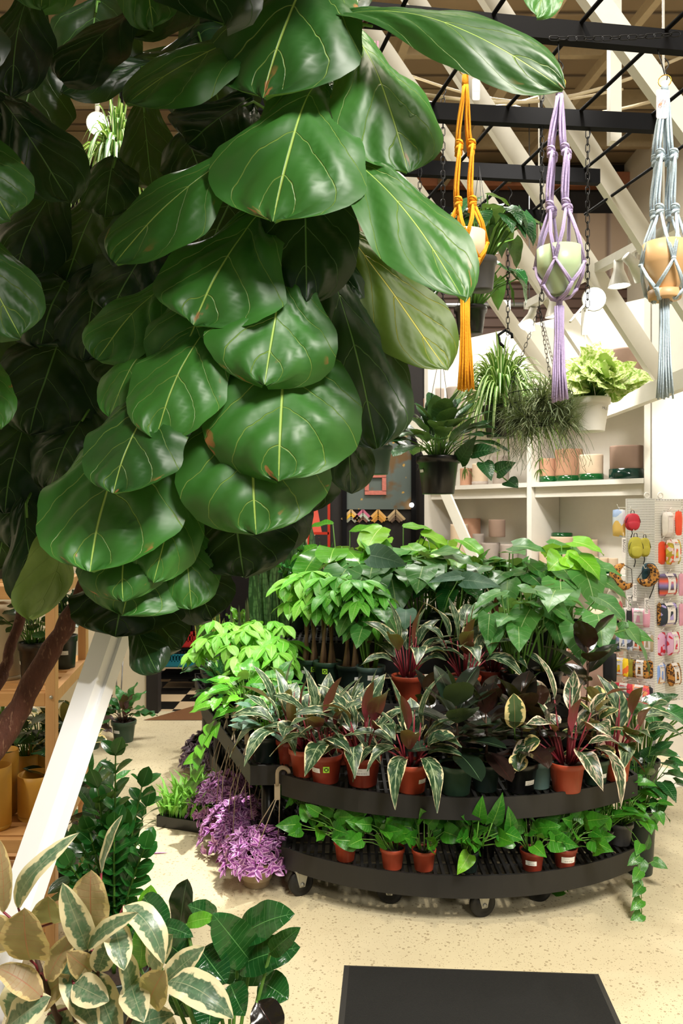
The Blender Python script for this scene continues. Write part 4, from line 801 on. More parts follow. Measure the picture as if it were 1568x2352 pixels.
# lower tier
potted('pothos', 'small pothos in a terracotta pot at the left of the lower tier', 'plant', 793, 3.31, Z0, .048, .080, 'terra', p_pothos, 41, G2, taper=.76, dk=45, L0=.085, hw=.034, spread=.105, h=.16, n=19, bias=(-.12, 0))
potted('pothos', 'small pothos in orange-red pot with scalloped foot, second on the lower tier', 'plant', 901, 3.235, Z0, .050, .083, 'terra', p_pothos, 42, G2, taper=.76, dk=45, L0=.085, hw=.034, spread=.105, h=.16, n=18, bias=(-.06, 0))
potted('pothos', 'small pothos in a terracotta pot left of the black column on the lower tier', 'plant', 973, 3.22, Z0, .049, .082, 'terra', p_pothos, 43, G2, taper=.76, dk=45, L0=.085, hw=.034, spread=.105, h=.16, n=17)
potted('pothos', 'small pothos in a dark pot with one pale hanging leaf on the lower tier', 'plant', 1073, 3.21, Z0, .046, .080, 'pdark', p_pothos, 44, G2, taper=.8, dk=45, L0=.085, hw=.034, h=.18, n=21, spread=.13, bias=(.06, 0))
potted('pothos', 'small pothos in a terracotta pot with a white label, right of the black column', 'plant', 1222, 3.22, Z0, .049, .080, 'terra2', p_pothos, 45, G2, [('label', -.35, .48, .045)], taper=.76, dk=45, L0=.085, hw=.034, spread=.105, h=.16, n=20)
potted('pothos', 'small pothos in the terracotta pot with a white label furthest right on the lower tier', 'plant', 1297, 3.25, Z0, .049, .078, 'terra2', p_pothos, 46, G2, [('label', .08, .5, .058)], taper=.76, dk=45, L0=.085, hw=.034, spread=.105, h=.16, n=20, bias=(.08, 0))
potted('pothos', 'bushy pothos in a black pot at the dark left end of the lower tier', 'plant', 712, 3.62, Z0, .055, .085, 'pblack', p_pothos, 47, G2, h=.2, n=26, spread=.15)
potted('pothos', 'bushy pothos in a black pot at the right end of the lower tier', 'plant', 1378, 3.4, Z0, .055, .09, 'pblack', p_pothos, 48, G2, h=.2, n=28, spread=.15, mat='pothos')
potted('pothos', 'pothos in a grey-black pot standing at the very edge of the lower tier right end', 'plant', 1424, 3.47, Z0, .055, .095, 'pgreymid', p_pothos, 49, G2, h=.22, n=30, spread=.16, vine=2, bias=(.05, 0))
for i, (px, d) in enumerate(((850, 3.62), (960, 3.62), (1070, 3.60), (1190, 3.62), (1290, 3.64))):
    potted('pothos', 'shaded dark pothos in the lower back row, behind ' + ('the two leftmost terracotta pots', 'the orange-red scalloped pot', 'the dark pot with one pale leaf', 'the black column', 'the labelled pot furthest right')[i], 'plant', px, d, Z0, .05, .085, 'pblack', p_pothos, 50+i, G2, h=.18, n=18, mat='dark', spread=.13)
# trailing plants off the right end
t = potted('trailing_pothos', 'long trailing pothos in a dark pot standing on the floor by the right end', 'plant', 1468, 3.62, 0, .075, .30, 'pdark', p_pothos, 61, h=.42, n=30, spread=.15, L0=.11, hw=.042, bias=(.02, -.03), mat='gloss')
potted('monstera', 'dark monstera spilling off the right end behind the red pot', 'plant', 1475, 3.85, .30, .08, .14, 'pdark', p_philo, 62, h=.34, n=15, L0=.17, hw=.06, mat='gloss', spread=.2, bias=(.06, -.05))
# middle riser
potted('stromanthe', 'striped plant in the left red pot of the raised middle row', 'plant', 936, 3.98, Z2, .080, .125, 'terra', p_strom, 71, G3, h=.36, n=13, L0=.20, out=.95)
potted('stromanthe', 'crimson-stemmed striped plant in the right red pot of the raised middle row', 'plant', 1066, 3.96, Z2, .082, .125, 'terra', p_strom, 72, G3, [('label', .35, .42, .05)], h=.38, n=17, L0=.20)
potted('stromanthe', 'shaded striped plant in a dark red pot between two middle row pots', 'plant', 1130, 4.12, Z2, .078, .125, 'terra2', p_strom, 73, G3, [('label', .1, .6, .05)], h=.34, n=12)
potted('philodendron', 'green heart-leaved plant with many stems in the black pot with a label, middle row', 'plant', 1187, 4.02, Z2, .080, .135, 'pblack', p_philo, 74, G3, [('label', .55, .45, .05)], h=.46, n=22, L0=.17, hw=.062, spread=.2)
potted('philodendron', 'heart-leaved plant reaching right in the black pot filled with bark, middle row right end', 'plant', 1256, 4.08, Z2, .080, .135, 'pblack', p_philo, 75, G3, soil='straw', h=.44, n=14, L0=.23, hw=.095, spread=.26, bias=(.12, -.08))
for i, (px, d, m) in enumerate(((712, 4.42, 'pgreen'), (752, 4.34, 'pgreen'), (806, 4.24, 'pdark'), (850, 4.20, 'pgrey'))):
    potted('money_tree' if i < 3 else 'philodendron', ('money tree in the leftmost green pot of the raised middle row', 'money tree with a green heart sticker on its green pot, raised middle row', 'money tree in the darker green pot right of the heart-stickered pot', 'heart-leaved plant in the grey-green pot with a white label, left of the red pots')[i], 'plant', px, d, Z2, .078, .130, m, p_pachira if i < 3 else p_philo, 80+i, G3, ([('label', -.4, .5, .04), ('heart', .3, .62, .028)], [('heart', -.2, .65, .028)], [('label', .55, .5, .04)], [('label', .2, .6, .06)])[i], 'straw', **(dict(h=.48, n=20, spread=.13, Ll=.15, hw=.033, bias=(.03, -.05), mat='pachira' if i else 'pachira_light') if i < 3 else dict(h=.40, n=16, L0=.15, hw=.06, spread=.14)))
# the tallest plants at the back
BK = 'tall leafy plants at the back of the display'
for i, (px, d, kind, kw, lab) in enumerate((
 (842, 4.62, p_philo, dict(h=.44, n=16, L0=.26, hw=.13, mat='philo', spread=.24, bias=(0, -.08)), 'big blue-green round-leaved plant at the top of the display, left of centre'),
 (965, 4.58, p_philo, dict(h=.46, n=18, L0=.23, hw=.10, mat='philo', spread=.22, bias=(0, -.06)), 'heart-leaved plant at the top of the display above the left striped plant'),
 (790, 4.95, p_philo, dict(h=.54, n=15, L0=.23, hw=.085, mat='gloss_light', spread=.26, shape=ROUNDFIG, lobe=.04), 'young fiddle-leaved plant at the top left of the display before the dark shop'),
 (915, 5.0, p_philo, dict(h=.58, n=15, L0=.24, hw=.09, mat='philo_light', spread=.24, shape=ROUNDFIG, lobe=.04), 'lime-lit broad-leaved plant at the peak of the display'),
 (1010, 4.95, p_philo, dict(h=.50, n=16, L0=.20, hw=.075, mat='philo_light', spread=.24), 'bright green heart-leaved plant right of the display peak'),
 (1095, 4.72, p_pothos, dict(h=.42, n=60, L0=.11, hw=.042, mat='pothos', spread=.26), 'dense glossy pothos at the top of the display before the grey clay pots'),
 (1165, 4.62, p_philo, dict(h=.40, n=20, L0=.20, hw=.085, mat='philo', spread=.24), 'heart-leaved plant at the top right, left of the largest lit leaves'),
 (1250, 4.62, p_philo, dict(h=.40, n=16, L0=.24, hw=.10, mat='philo', spread=.25, bias=(.10, -.05)), 'heart-leaved plant with big lit leaves at the top right of the display'),
 (1300, 4.50, p_philo, dict(h=.46, n=5, L0=.20, hw=.09, mat='philo_light', spread=.12, bias=(.02, 0)), 'single tall stem with a lime leaf at the right shoulder of the display'),
 (1040, 4.55, p_philo, dict(h=.34, n=18, L0=.17, hw=.07, mat='gloss', spread=.2), 'deep green plant in shade behind the right red pot of the middle row'))):
    potted('philodendron' if kind is p_philo else 'pothos', lab, 'plant', px, d, .87, .09, .15, 'pdark', kind, 90+i, BK, **kw)
# left bench: lit money trees, snake plants, greens
LG = 'potted plants on the side bench'
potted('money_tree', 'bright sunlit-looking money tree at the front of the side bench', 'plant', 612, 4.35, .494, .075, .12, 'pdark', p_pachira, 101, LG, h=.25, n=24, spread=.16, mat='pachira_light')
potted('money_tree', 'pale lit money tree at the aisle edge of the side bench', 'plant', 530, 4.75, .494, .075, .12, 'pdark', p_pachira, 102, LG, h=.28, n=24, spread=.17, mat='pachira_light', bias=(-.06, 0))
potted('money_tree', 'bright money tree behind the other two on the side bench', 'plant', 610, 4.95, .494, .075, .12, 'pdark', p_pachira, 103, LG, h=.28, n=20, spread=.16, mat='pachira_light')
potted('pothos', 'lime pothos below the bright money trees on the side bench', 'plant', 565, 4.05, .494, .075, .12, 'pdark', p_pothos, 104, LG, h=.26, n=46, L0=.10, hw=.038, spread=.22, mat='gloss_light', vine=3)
potted('pothos', 'grey-green leafy plant beside the lime pothos on the side bench corner', 'plant', 640, 3.95, .494, .075, .12, 'pdark', p_pothos, 105, LG, h=.24, n=40, L0=.085, hw=.034, spread=.2, mat='philo', vine=2)
potted('calathea', 'fine-leaved green plant at the far aisle edge of the side bench', 'plant', 490, 5.1, .494, .07, .11, 'pdark', p_calathea, 106, LG, h=.22, n=26, mat='dark', stem='stem', hw=.02)
potted('calathea', 'low green plant at the shaded side bench edge below the bright money trees', 'plant', 520, 4.45, .494, .07, .10, 'pdark', p_calathea, 107, LG, h=.20, n=26, mat='gloss', stem='stem', hw=.02)
SN = 'snake plants at the back of the side bench'
potted('snake_plant', 'tall dark banded snake plant just right of the fig leaves', 'plant', 640, 5.35, .52, .10, .14, 'pdark', p_snake, 111, SN, h=.84, n=22, spread=.16, hw=.034, mat='snake')
potted('snake_plant', 'tall banded snake plant behind the bright money trees', 'plant', 690, 5.45, .52, .10, .14, 'pdark', p_snake, 112, SN, h=.92, n=22, spread=.16, hw=.033, mat='snake')
potted('snake_plant', 'gold-edged snake plant at the aisle end of the side bench', 'plant', 482, 5.42, .52, .08, .12, 'pdark', p_snake, 113, SN, h=.46, n=11, spread=.10, hw=.024, mat='snake_gold')
potted('snake_plant', 'slender pale snake plant beside the gold-edged one', 'plant', 565, 5.45, .52, .08, .12, 'pdark', p_snake, 114, SN, h=.42, n=12, spread=.09, hw=.012, mat='airplant')
potted('croton', 'yellow-green curly plant in front of the dark shop', 'plant', 548, 5.52, .52, .06, .12, 'pdark', p_calathea, 115, LG, h=.44, n=16, L0=.13, hw=.03, mat='gloss_light', wave=.35, spread=.12, stem='stem')
potted('zz_plant', 'glossy small-leaved plant in front of the red stand at the back', 'plant', 690, 5.15, .88, .08, .13, 'pdark', p_zz, 116, BK, h=.40, n=12, L0=.06, hw=.022, spread=.2)
# purple baskets and trays on the floor along the bench
def bowl(root, r, h, mat):
    o = MB().lathe([(0, 0), (r*.56, 0), (r*.60, .004), (r*.66, h*.26), (r*.70, h*.27), (r*.72, h*.30), (r*.97, h*.93), (r, h), (r*.94, h), (r*.9, h*.88)], 32).build('pot', K[mat], root)
    MB().lathe([(r*.9, h*.88), (0, h*.9)], 20).build('soil', K['soil'], root); return o
def hanger(root, r, z0, ztop, mat, lean=(0, 0), hook=.05, face_az=.4, pots=None):
    """moulded plastic hanger: three straps to a flat neck with a hook"""
    m = MB(); c = V((lean[0], lean[1], ztop))
    for i in range(3):
        a = face_az+2*PI*i/3; p = V((r*math.cos(a), r*math.sin(a), z0)); m.tube([p, p.lerp(c, .55)+V((math.cos(a)*r*.12, math.sin(a)*r*.12, 0)), c+V((.010*math.cos(a), .010*math.sin(a), -.005))], .0022, 5)
    m.beam(c-V((0, 0, .012)), c+V((0, 0, .055)), .024, .005, V((1, .2, 0)))
    pts = [c+V((0, 0, .05))]+[c+V((hook*.5-hook*.5*math.cos(q), 0, .055+hook*.9+hook*.5*math.sin(q))) for q in [PI*k/9 for k in range(10)]]
    m.tube(pts, [.009]*len(pts), 6); m.build('hanger', K[mat], root)
PB = 'purple trailing plants in hanger baskets on the floor'
for i, (px, d, R, m, lab, ln, zt) in enumerate((
 (590, 3.50, .145, 'trad', 'nearest purple-leaved basket in a beige bowl pot with its hook over the cart corner', (.095, -.09), .41),
 (552, 3.85, .18, 'trad', 'pink-lit purple basket second from the front along the bench', (.12, .05), .47),
 (515, 4.22, .185, 'trad', 'brightest pink-lit purple basket beside the green lacy seedlings', (.12, .02), .50),
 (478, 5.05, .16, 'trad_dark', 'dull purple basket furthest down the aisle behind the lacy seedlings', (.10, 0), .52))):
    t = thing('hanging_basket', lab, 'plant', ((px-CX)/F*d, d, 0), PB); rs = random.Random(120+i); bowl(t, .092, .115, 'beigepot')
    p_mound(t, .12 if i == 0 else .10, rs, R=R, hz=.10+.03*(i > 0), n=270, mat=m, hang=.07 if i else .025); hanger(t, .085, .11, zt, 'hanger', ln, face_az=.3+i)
rs = random.Random(130)
for i, (x, y, lab) in enumerate(((-.47, 3.74, 'front of three beige plastic hangers leaning on the bench edge'), (-.56, 3.98, 'middle of three beige plastic hangers leaning on the bench edge'), (-.63, 4.22, 'rear of three beige plastic hangers leaning on the bench edge'))):
    t = thing('plant_hanger', lab, 'hanger', (x, y, .12), 'loose hangers on the bench edge'); m = MB(); c = V((.03, 0, .42))
    for k in range(4): a = 1.2+1.57*k; m.tube([(.07*math.cos(a), .07*math.sin(a), 0), V((.05*math.cos(a), .05*math.sin(a), .2)), c], .0022, 5)
    m.beam(c, c+V((0, 0, .06)), .02, .005, V((1, 0, 0))); pts = [c+V((.025-.025*math.cos(q), 0, .07+.03*math.sin(q)+.02)) for q in [PI*k/9 for k in range(10)]]; m.tube([c+V((0, 0, .05))]+pts, .009, 6); m.build('hanger_straps', K['hanger'], t)
t = thing('seedling_tray', 'black tray of lacy light green seedlings on the aisle floor', 'seedlings', ((452-CX)/F*4.22, 4.28, 0), rz=-.35)
m = MB()
for i in range(4):
    for j in range(5): m.lathe([(.02, 0), (.026, .045), (.028, .05)], 8, (-.09+.06*i, -.14+.07*j, 0))
m.box((0, 0, .05), (.26, .38, .006)); m.box((0, -.19, .03), (.27, .006, .055)); m.box((0, .19, .03), (.27, .006, .055)); m.box((-.135, 0, .03), (.006, .38, .055)); m.box((.135, 0, .03), (.006, .38, .055)); m.build('tray', K['pblack'], t)
fo = MB(); rs = random.Random(131)
for i in range(260):
    b = V((rs.uniform(-.12, .12), rs.uniform(-.18, .18), .05)); az = rs.uniform(0, 6.28); el = rs.uniform(.2, 1.4); l = rs.uniform(.09, .17); e = b+D(az, el)*l+V((0, 0, .03))
    fo.leaf(b, e, face(az, el), .011, LANCE, sag=rs.uniform(.05, .2), fold=.15, wave=.25, nu=7, nv=2, rs=rs)
fo.build('foliage', L['fern'], t)
# pots on the floor of the back aisle
potted('calathea', 'dark wavy-leaved plant in a green pot alone on the aisle floor', 'plant', 284, 5.72, 0, .088, .150, 'pgreen', p_calathea, 141, 'green pots on the back aisle floor', [('label', -.45, .55, .05)], h=.20, n=22, L0=.16, hw=.036, mat='calathea', spread=.2)
potted('calathea', 'dark-leaved plant in a green pot partly behind the white post', 'plant', 205, 5.55, 0, .088, .150, 'pgreen', p_calathea, 142, 'green pots on the back aisle floor', [('label', .45, .5, .05)], h=.22, n=20, L0=.15, hw=.036, mat='calathea_dark', spread=.18)
t = thing('side_table', 'low table with thin hairpin legs behind the aisle floor pots', 'table', ((215-CX)/F*6.0, 6.0, 0))
MB().box((-.1, .1, .50), (.5, .4, .02)).build('table_top', K['woodx'], t)
for x, y in ((.12, -.05), (-.3, -.05), (.12, .25)):
    m = MB(); m.tube([(x-.03, y, .49), (x-.004, y, .01), (x+.004, y, .01), (x+.03, y, .49)], .005, 6); m.build('leg', K['steel'], t)

# single leaves that stand out on some of these plants
def by_label(txt): return next(o for o in S.objects if o.get('label', '').startswith(txt))
def extra(root, mat, leaves, d, stem='stem', shape=HEART, lobe=.1, name='standout_leaves'):
    fo, st = MB(), MB(); rs = random.Random(len(leaves)*7+3)
    for path, tip, hw, N in leaves:
        pts = [P(x, y, d+.05*(1-i/max(1, len(path)-1))) for i, (x, y) in enumerate(path)]
        if len(pts) > 1: st.tube(pts, .0028, 5)
        fo.leaf(pts[-1], P(*tip, d-.03), V(N), hw/F*d, shape, sag=.07, fold=.15, wave=.05, nu=12, nv=6, lobe=lobe, rs=rs)
    fo.build(name, L[mat], root, True)
    if st.v: st.build('long_stems', K[stem], root, True)
extra(by_label('small pothos in a dark pot'), 'pothos', [([(1078, 1960), (1095, 1920), (1099, 1886)], (1108, 1826), 18, (-.2, -1, .2)), ([(1085, 1965), (1118, 1925), (1130, 1890)], (1154, 1819), 21, (.2, -1, .2)), ([(1085, 1945), (1140, 1938), (1172, 1908)], (1166, 1850), 18, (.2, -1, .2))], 3.14)
extra(by_label('small pothos in a dark pot'), 'philo_light', [([(1078, 1950), (1084, 1975), (1078, 1962)], (1049, 2010), 19, (-.1, -1, .3))], 3.12, name='pale_hanging_leaf')
extra(by_label('cream-edged and burgundy'), 'rubber_var', [([(1182, 1700), (1181, 1672)], (1179, 1592), 25, (.05, -1, .05)), ([(1190, 1725), (1188, 1732)], (1190, 1772), 22, (0, -1, .5)), ([(1195, 1720), (1205, 1715)], (1240, 1700), 20, (.1, -.7, .7))], 3.19, shape=OVAL, lobe=0)
extra(by_label('heart-leaved plant reaching right'), 'philo', [([(1258, 1545), (1330, 1485), (1420, 1447)], (1502, 1474), 24, (-.1, -.8, .7)), ([(1262, 1540), (1330, 1505), (1352, 1480)], (1366, 1510), 10, (.2, -1, .3)), ([(1268, 1520), (1310, 1440), (1322, 1405)], (1374, 1420), 14, (0, -.6, .9)), ([(1250, 1520), (1240, 1420), (1232, 1370)], (1322, 1452), 36, (.3, -1, .4)), ([(1245, 1530), (1262, 1440), (1268, 1418)], (1290, 1497), 26, (.2, -1, .2))], 4.0)
extra(by_label('single tall stem'), 'philo_light', [([(1300, 1420), (1310, 1330), (1292, 1280)], (1258, 1312), 34, (0, -.8, .7)), ([(1300, 1400), (1305, 1320), (1296, 1278)], (1336, 1312), 30, (.1, -.8, .7))], 4.4)
extra(by_label('big blue-green'), 'sage', [([(850, 1480), (850, 1340), (848, 1325)], (838, 1398), 50, (0, -1, .2)), ([(845, 1480), (835, 1400), (832, 1385)], (824, 1440), 36, (-.1, -1, .1)), ([(860, 1470), (875, 1300), (850, 1275)], (935, 1300), 32, (0, -1, .5)), ([(800, 1480), (790, 1420), (785, 1408)], (775, 1455), 22, (-.2, -1, .1))], 4.35)
extra(by_label('heart-leaved plant in the grey-green pot'), 'sage', [([(930, 1480), (928, 1420), (932, 1400)], (930, 1448), 25, (0, -1, .2)), ([(1000, 1480), (1030, 1370), (1058, 1322)], (980, 1340), 14, (0, -.8, .6)), ([(1040, 1480), (1060, 1370), (1062, 1332)], (1150, 1348), 22, (0, -1, .5))], 4.1)
extra(by_label('long trailing pothos'), 'philo', [([(1440, 1860), (1450, 1925), (1468, 1975)], (1462, 2022), 20, (0, -1, .2)), ([(1440, 1860), (1470, 1900), (1490, 1892)], (1512, 1862), 15, (.2, -1, .2)), ([(1455, 1940), (1480, 1988), (1500, 1978)], (1534, 1996), 13, (0, -.8, .6)), ([(1462, 1990), (1466, 2015), (1462, 2022)], (1472, 2058), 12, (0, -1, .2)), ([(1452, 1930), (1478, 1955), (1482, 1950)], (1490, 1915), 11, (.3, -1, .1))], 3.45)
# ================================================================ MACRAME HANGERS
def macrame(label, cord, px, d, ys, potlab, pmat, pw, dx, saucer=False):
    """ys = rows of ring, wrap, upper knots, lower knots, pot rim, side knots, pot foot, gather, tassel end"""
    yr, yw, yk1, yk2, yp, ys_, yf, yg, ye = ys; s = d/F; c = P(px, yr, d); Z = lambda y: H+(HZ-y)*s-c.z; t = thing('macrame_hanger', label, 'plant hanger', c, 'macrame plant hangers'); rs = random.Random(int(px))
    MB().ring((0, 0, 0), .0195, .0016, V((.3, 1, 0)), 28, 6).build('ring', K['brass'], t)
    m = MB(); shook(m, V((0, 0, .018)), .022, .002); yb = 2.53+c.x/1.6*.23-d; m.tube([(0, 0, .02), (0, yb*.6, max(.05, 3.15-c.z-.04)), (0, yb, 3.155-c.z), (.012, yb, 3.215-c.z)], .002, 5); m.build('hook', K['chain'], t)
    R = pw*s/2*1.04; n = 4; az = [FRONT+.25+dx+2*PI*i/n for i in range(n)]
    q = MB(); q.tube([(0, 0, Z(yw-26)), (0, 0, Z(yw))], [.011, .012], 12); q.build('wrap', K[cord], t)
    def cordpath(m, pts, k=2, r=.0040, sp=.0040):
        pts = [V(p) for p in pts]
        for j in range(k):
            o = (j-(k-1)/2)*sp*2; m.tube([p+V((o*math.sin(i*.6+j), o*math.cos(i*.6+j), 0)) for i, p in enumerate(pts)], r, 6)
    rad = lambda y: R*(.12+.30*min(1, (y-yw)/(yk1-yw))+.06*max(0, (y-yk1)/(yk2-yk1)))
    for i, a in enumerate(az):
        m = MB(); e = V((math.cos(a), math.sin(a), 0)); z1, z2 = Z(yk1), Z(yk2); p0, p1, p2 = V((0, 0, Z(yw)))+e*R*.08, e*rad(yk1)+V((0, 0, z1)), e*rad(yk2)+V((0, 0, z2))
        cordpath(m, [p0.lerp(p1, k/4) for k in range(5)], 4); cordpath(m, [p1.lerp(p2, k/4) for k in range(5)], 4)
        for p in (p1, p2):
            for k in (-1, 1): m.ball(p+V((0, 0, k*.009)), .0135, 10, 8, (1, 1, .9)); m.ring(p+V((0, 0, k*.009)), .0122, .0036, V((k*.5, .2, 1)), 12, 5)
        b = a+PI/n; am = a-PI/n; e2 = V((math.cos(b), math.sin(b), 0)); e0 = V((math.cos(am), math.sin(am), 0)); zp = Z((yp*.45+ys_*.55)); zs = Z(ys_+(yf-ys_)*.55)
        for ee in (e2, e0): cordpath(m, [p2, (p2+ee*R*1.02+V((0, 0, zp)))/2+e*R*.12, ee*R*1.03+V((0, 0, zp))], 2)
        kp = e2*R*1.04+V((0, 0, zp)); m.ball(kp, .0085, 10, 8, (1, 1, .75)); e3 = V((math.cos(a), math.sin(a), 0)); ks = e3*R*.86+V((0, 0, zs)); m.ball(ks, .008, 10, 8, (1, 1, .75))
        nx = V((math.cos(a+2*PI/n), math.sin(a+2*PI/n), 0))
        for k3 in (ks, nx*R*.86+V((0, 0, zs))): cordpath(m, [kp, (kp+k3)/2+e2*R*.06, k3], 2)
        cordpath(m, [ks, e3*R*.5+V((0, 0, Z(yf)-.006)), V((0, 0, Z(yg)))+e3*.006], 4)
        m.build('cord', K[cord], t)
    q = MB(); q.tube([(0, 0, Z(yg-8)), (0, 0, Z(yg+18))], [.011, .0105], 12); q.build('gathering_knot', K[cord], t)
    q = MB()
    for k in range(26):
        a = k*2.4; rr = .0155*math.sqrt((k+.5)/26); p = V((rr*math.cos(a), rr*math.sin(a), Z(yg+14))); z2 = Z(ye+rs.uniform(-9, 6)); e = V((math.cos(a), math.sin(a), 0)); f = rr*(1.7 if k % 3 else 2.1)
        q.tube([p, p.lerp(V((0, 0, z2)), .3)+e*.004, p.lerp(V((0, 0, z2)), .7)+e*(.002+f*.5)+V((rs.uniform(-.003, .003), 0, 0)), V((e.x*f, e.y*f, z2))], .0034, 5)
    q.build('tassel', K[cord], t)
    h = (yf-yp)*s; r = pw*s/2; pt = thing('planter', potlab, 'pot', c+V((0, 0, Z(yf))), 'planters held in macrame')
    if saucer:
        MB().lathe([(0, .0), (r*.70, .0), (r*.72, .004), (r*.75, h*.15), (r*.66, h*.16), (0, h*.16)], 36).build('saucer', K[pmat], pt)
        pr = [(r*.50, h*.14), (r*.62, h*.22), (r*.93, h*.62), (r*.96, h*.66), (r*.97, h), (r*.92, h), (r*.88, h*.7), (r*.5, h*.25), (0, h*.25)]
    else: pr = [(0, 0), (r*.48, 0), (r*.55, h*.02), (r*.94, h*.50), (r*.975, h*.56), (r, h), (r*.95, h), (r*.9, h*.6), (r*.5, h*.1), (0, h*.1)]
    MB().lathe(pr, 40).build('bowl', K[pmat], pt); return t, c, Z
def swing(t, off, w, h, sun):
    m = MB(); pts = []
    for cx, cy, a0 in ((w/2-.006, 0, -PI/2), (w/2-.006, h, 0), (-w/2+.006, h, PI/2), (-w/2+.006, 0, PI)):
        pts += [V((cx+.006*math.cos(a0+k*PI/6), 0, cy+.006*math.sin(a0+k*PI/6)))+V(off) for k in range(4)]
    b = len(m.v); m.poly(pts); m.poly([p+V((0, .001, 0)) for p in reversed(pts)])
    o = m.build('price_tag', K['card'], t); c = V(off)+V((0, -.0012, h*.50))
    if sun:
        k = MB(); X, Y = .0115, .0095; k.loop([c+V((X*math.cos(2*PI*i/26)*.9+.003*math.sin(2*PI*i/26), 0, Y*math.sin(2*PI*i/26)+.004*math.cos(2*PI*i/26))) for i in range(26)], .0005, 4)
        for i in range(12):
            a = 2*PI*i/12+.2; k.tube([c+V((X*1.12*math.cos(a), 0, Y*1.2*math.sin(a)+.002*math.cos(a))), c+V((X*1.45*math.cos(a), 0, Y*1.75*math.sin(a)+.002*math.cos(a)))], .0004, 4)
        k.build('sun_drawing', K['redink'], o); r = MB(); r.poly([c+V((.0095*math.cos(2*PI*i/20), .0006, .0045*math.sin(2*PI*i/20)+.0035*math.cos(2*PI*i/20))) for i in range(20)]); r.build('sun_blush', K['rust'], o)
    else:
        k = MB(); k.text('~ ~ ~', V(off)+V((-w*.36, -.0012, h*.36)), V((1, 0, 0)), V((0, 0, 1)), .008); k.build('tag_print', K['redink'], o)
    return o
t, c, Z = macrame('orange macrame hanger with gold ring and long tassel beside the fig leaf', 'orange', 1068, 2.72, (158, 200, 340, 470, 536, 580, 625, 668, 895), 'ivory pot held in the orange macrame hanger', 'ivory', 92, .45)
swing(t, (.034, -.016, Z(232)), .026, .062, False)
t, c, Z = macrame('lilac macrame hanger with tassel holding a mint green pot', 'lilac', 1284, 2.62, (192, 222, 352, 478, 572, 640, 678, 690, 920), 'mint green pot held in the lilac macrame hanger', 'mint', 102, .1)
t, c, Z = macrame('pale blue macrame hanger at the right edge with a sun-printed tag', 'blue', 1526, 2.62, (186, 214, 362, 488, 560, 650, 688, 655, 912), 'peach pot and saucer held in the pale blue macrame hanger', 'peach', 100, .5, True)
swing(t, (-.018, -.020, Z(275)), .034, .082, True)
t = thing('macrame_hanger', 'dusty pink macrame cords just visible behind the top fig leaves', 'plant hanger', P(848, 95, 2.9), 'macrame plant hangers'); m = MB()
for k in range(6): m.tube([(-.03+.012*k, 0, 0), (-.025+.011*k, 0, -.045), (-.03+.012*k, 0, -.11)], .004, 6)
m.ball((-.015, -.005, -.03), .012); m.ball((.015, -.005, -.035), .012); m.build('cord', K['pinkcord'], t)
m = MB(); m.tube([(0, 0, 0), (0, 0, (3.21-t.location.z))], .003, 5); m.build('hook_wire', K['chain'], t)
# ================================================================ CHAINS AND HANGING PLANTS
hang_chain('long black chain from the second bar down to the black pot near the fig', 1017, 228, 790, 3.17)
hang_chain('short black chain seen left of the orange macrame hanger', 964, 390, 560, 3.62)
hang_chain('long black chain hanging left of the lilac hanger down to the air plant basket', 1244, 215, 690, 3.20)
hang_chain('long black chain hanging right of the lilac hanger down to the white pot', 1349, 300, 705, 3.22)
hang_chain('short black chain above the spider plant hook', 1166, 470, 768, 3.95)
t = thing('chain', 'black chain draped sideways along the nearest ceiling bar', 'chain', P(1300, 90, 2.56), 'black hanging chains'); m = MB(); a, b = P(1262, 88, 2.55), P(1560, 78, 2.62)
for k in range(5): p = a.lerp(b, k/5); q = a.lerp(b, (k+1)/5); chain(m, p-V((0, 0, .006*math.sin(PI*k/5))), q-V((0, 0, .006*math.sin(PI*(k+1)/5))))
m.build('links', K['chain'], t, True)
def wires(root, r, z0, c, n=3, mat='chain', rad=.0014, off=.5, ch=False):
    m = MB()
    for i in range(n):
        a = off+2*PI*i/n; p = V((r*math.cos(a), r*math.sin(a), z0))
        if ch: chain(m, V(c), p, .026, .0013, .0055)
        else: m.tube([p, V(c)], rad, 5)
    m.build('hanging_wires' if not ch else 'hanging_chains', K[mat], root)
HP = 'hanging pots of greenery'
def hung(name, label, px, yb, d, r_, h_, pmat, builder, seed, apex, **kw):
    b = P(px, yb, d); t = thing(name, label, 'hanging plant', b, HP); rs = random.Random(seed); lab = kw.pop('labels', ()); tp = kw.pop('taper', .74)
    wmat = kw.pop('wmat', 'chain'); ch = kw.pop('ch', False); pot(t, r_, h_, pmat, tp, 'soil', lab); a = P(*apex, d)-b
    builder(t, h_*.9, rs, **kw); wires(t, r_*.97, h_*.97, a, 3, wmat, .0014, .5, ch); return t, b, a
t, b, a = hung('scindapsus', 'dark leafy plant in a glossy black pot hanging above the display', 1006, 1135, 3.72, .100, .175, 'pblack', p_calathea, 201, (1012, 800), h=.30, n=48, L0=.165, hw=.046, mat='scindap', spread=.30, wave=.05, stem='stem', shape=OVAL, labels=[('label', -1.15, .6, .03)])
fo, st = MB(), MB(); rs = random.Random(202); prev = None
vp = [P(1055, 1060, 3.66), P(1085, 1040, 3.62), P(1110, 1062, 3.6), P(1140, 1085, 3.6), P(1165, 1105, 3.6)]; st.tube(vp, .003, 5)
for p, e in zip(vp, ((1095, 1000), (1150, 1035), (1128, 1105), (1185, 1062), (1190, 1122))): fo.leaf(p, P(*e, 3.56), (.1, -1, .5), .040, HEART, sag=.08, fold=.15, nu=10, nv=4, lobe=.08, rs=rs)
fo.build('foliage', L['scindap'], t, True); st.build('stems', K['stem'], t, True)
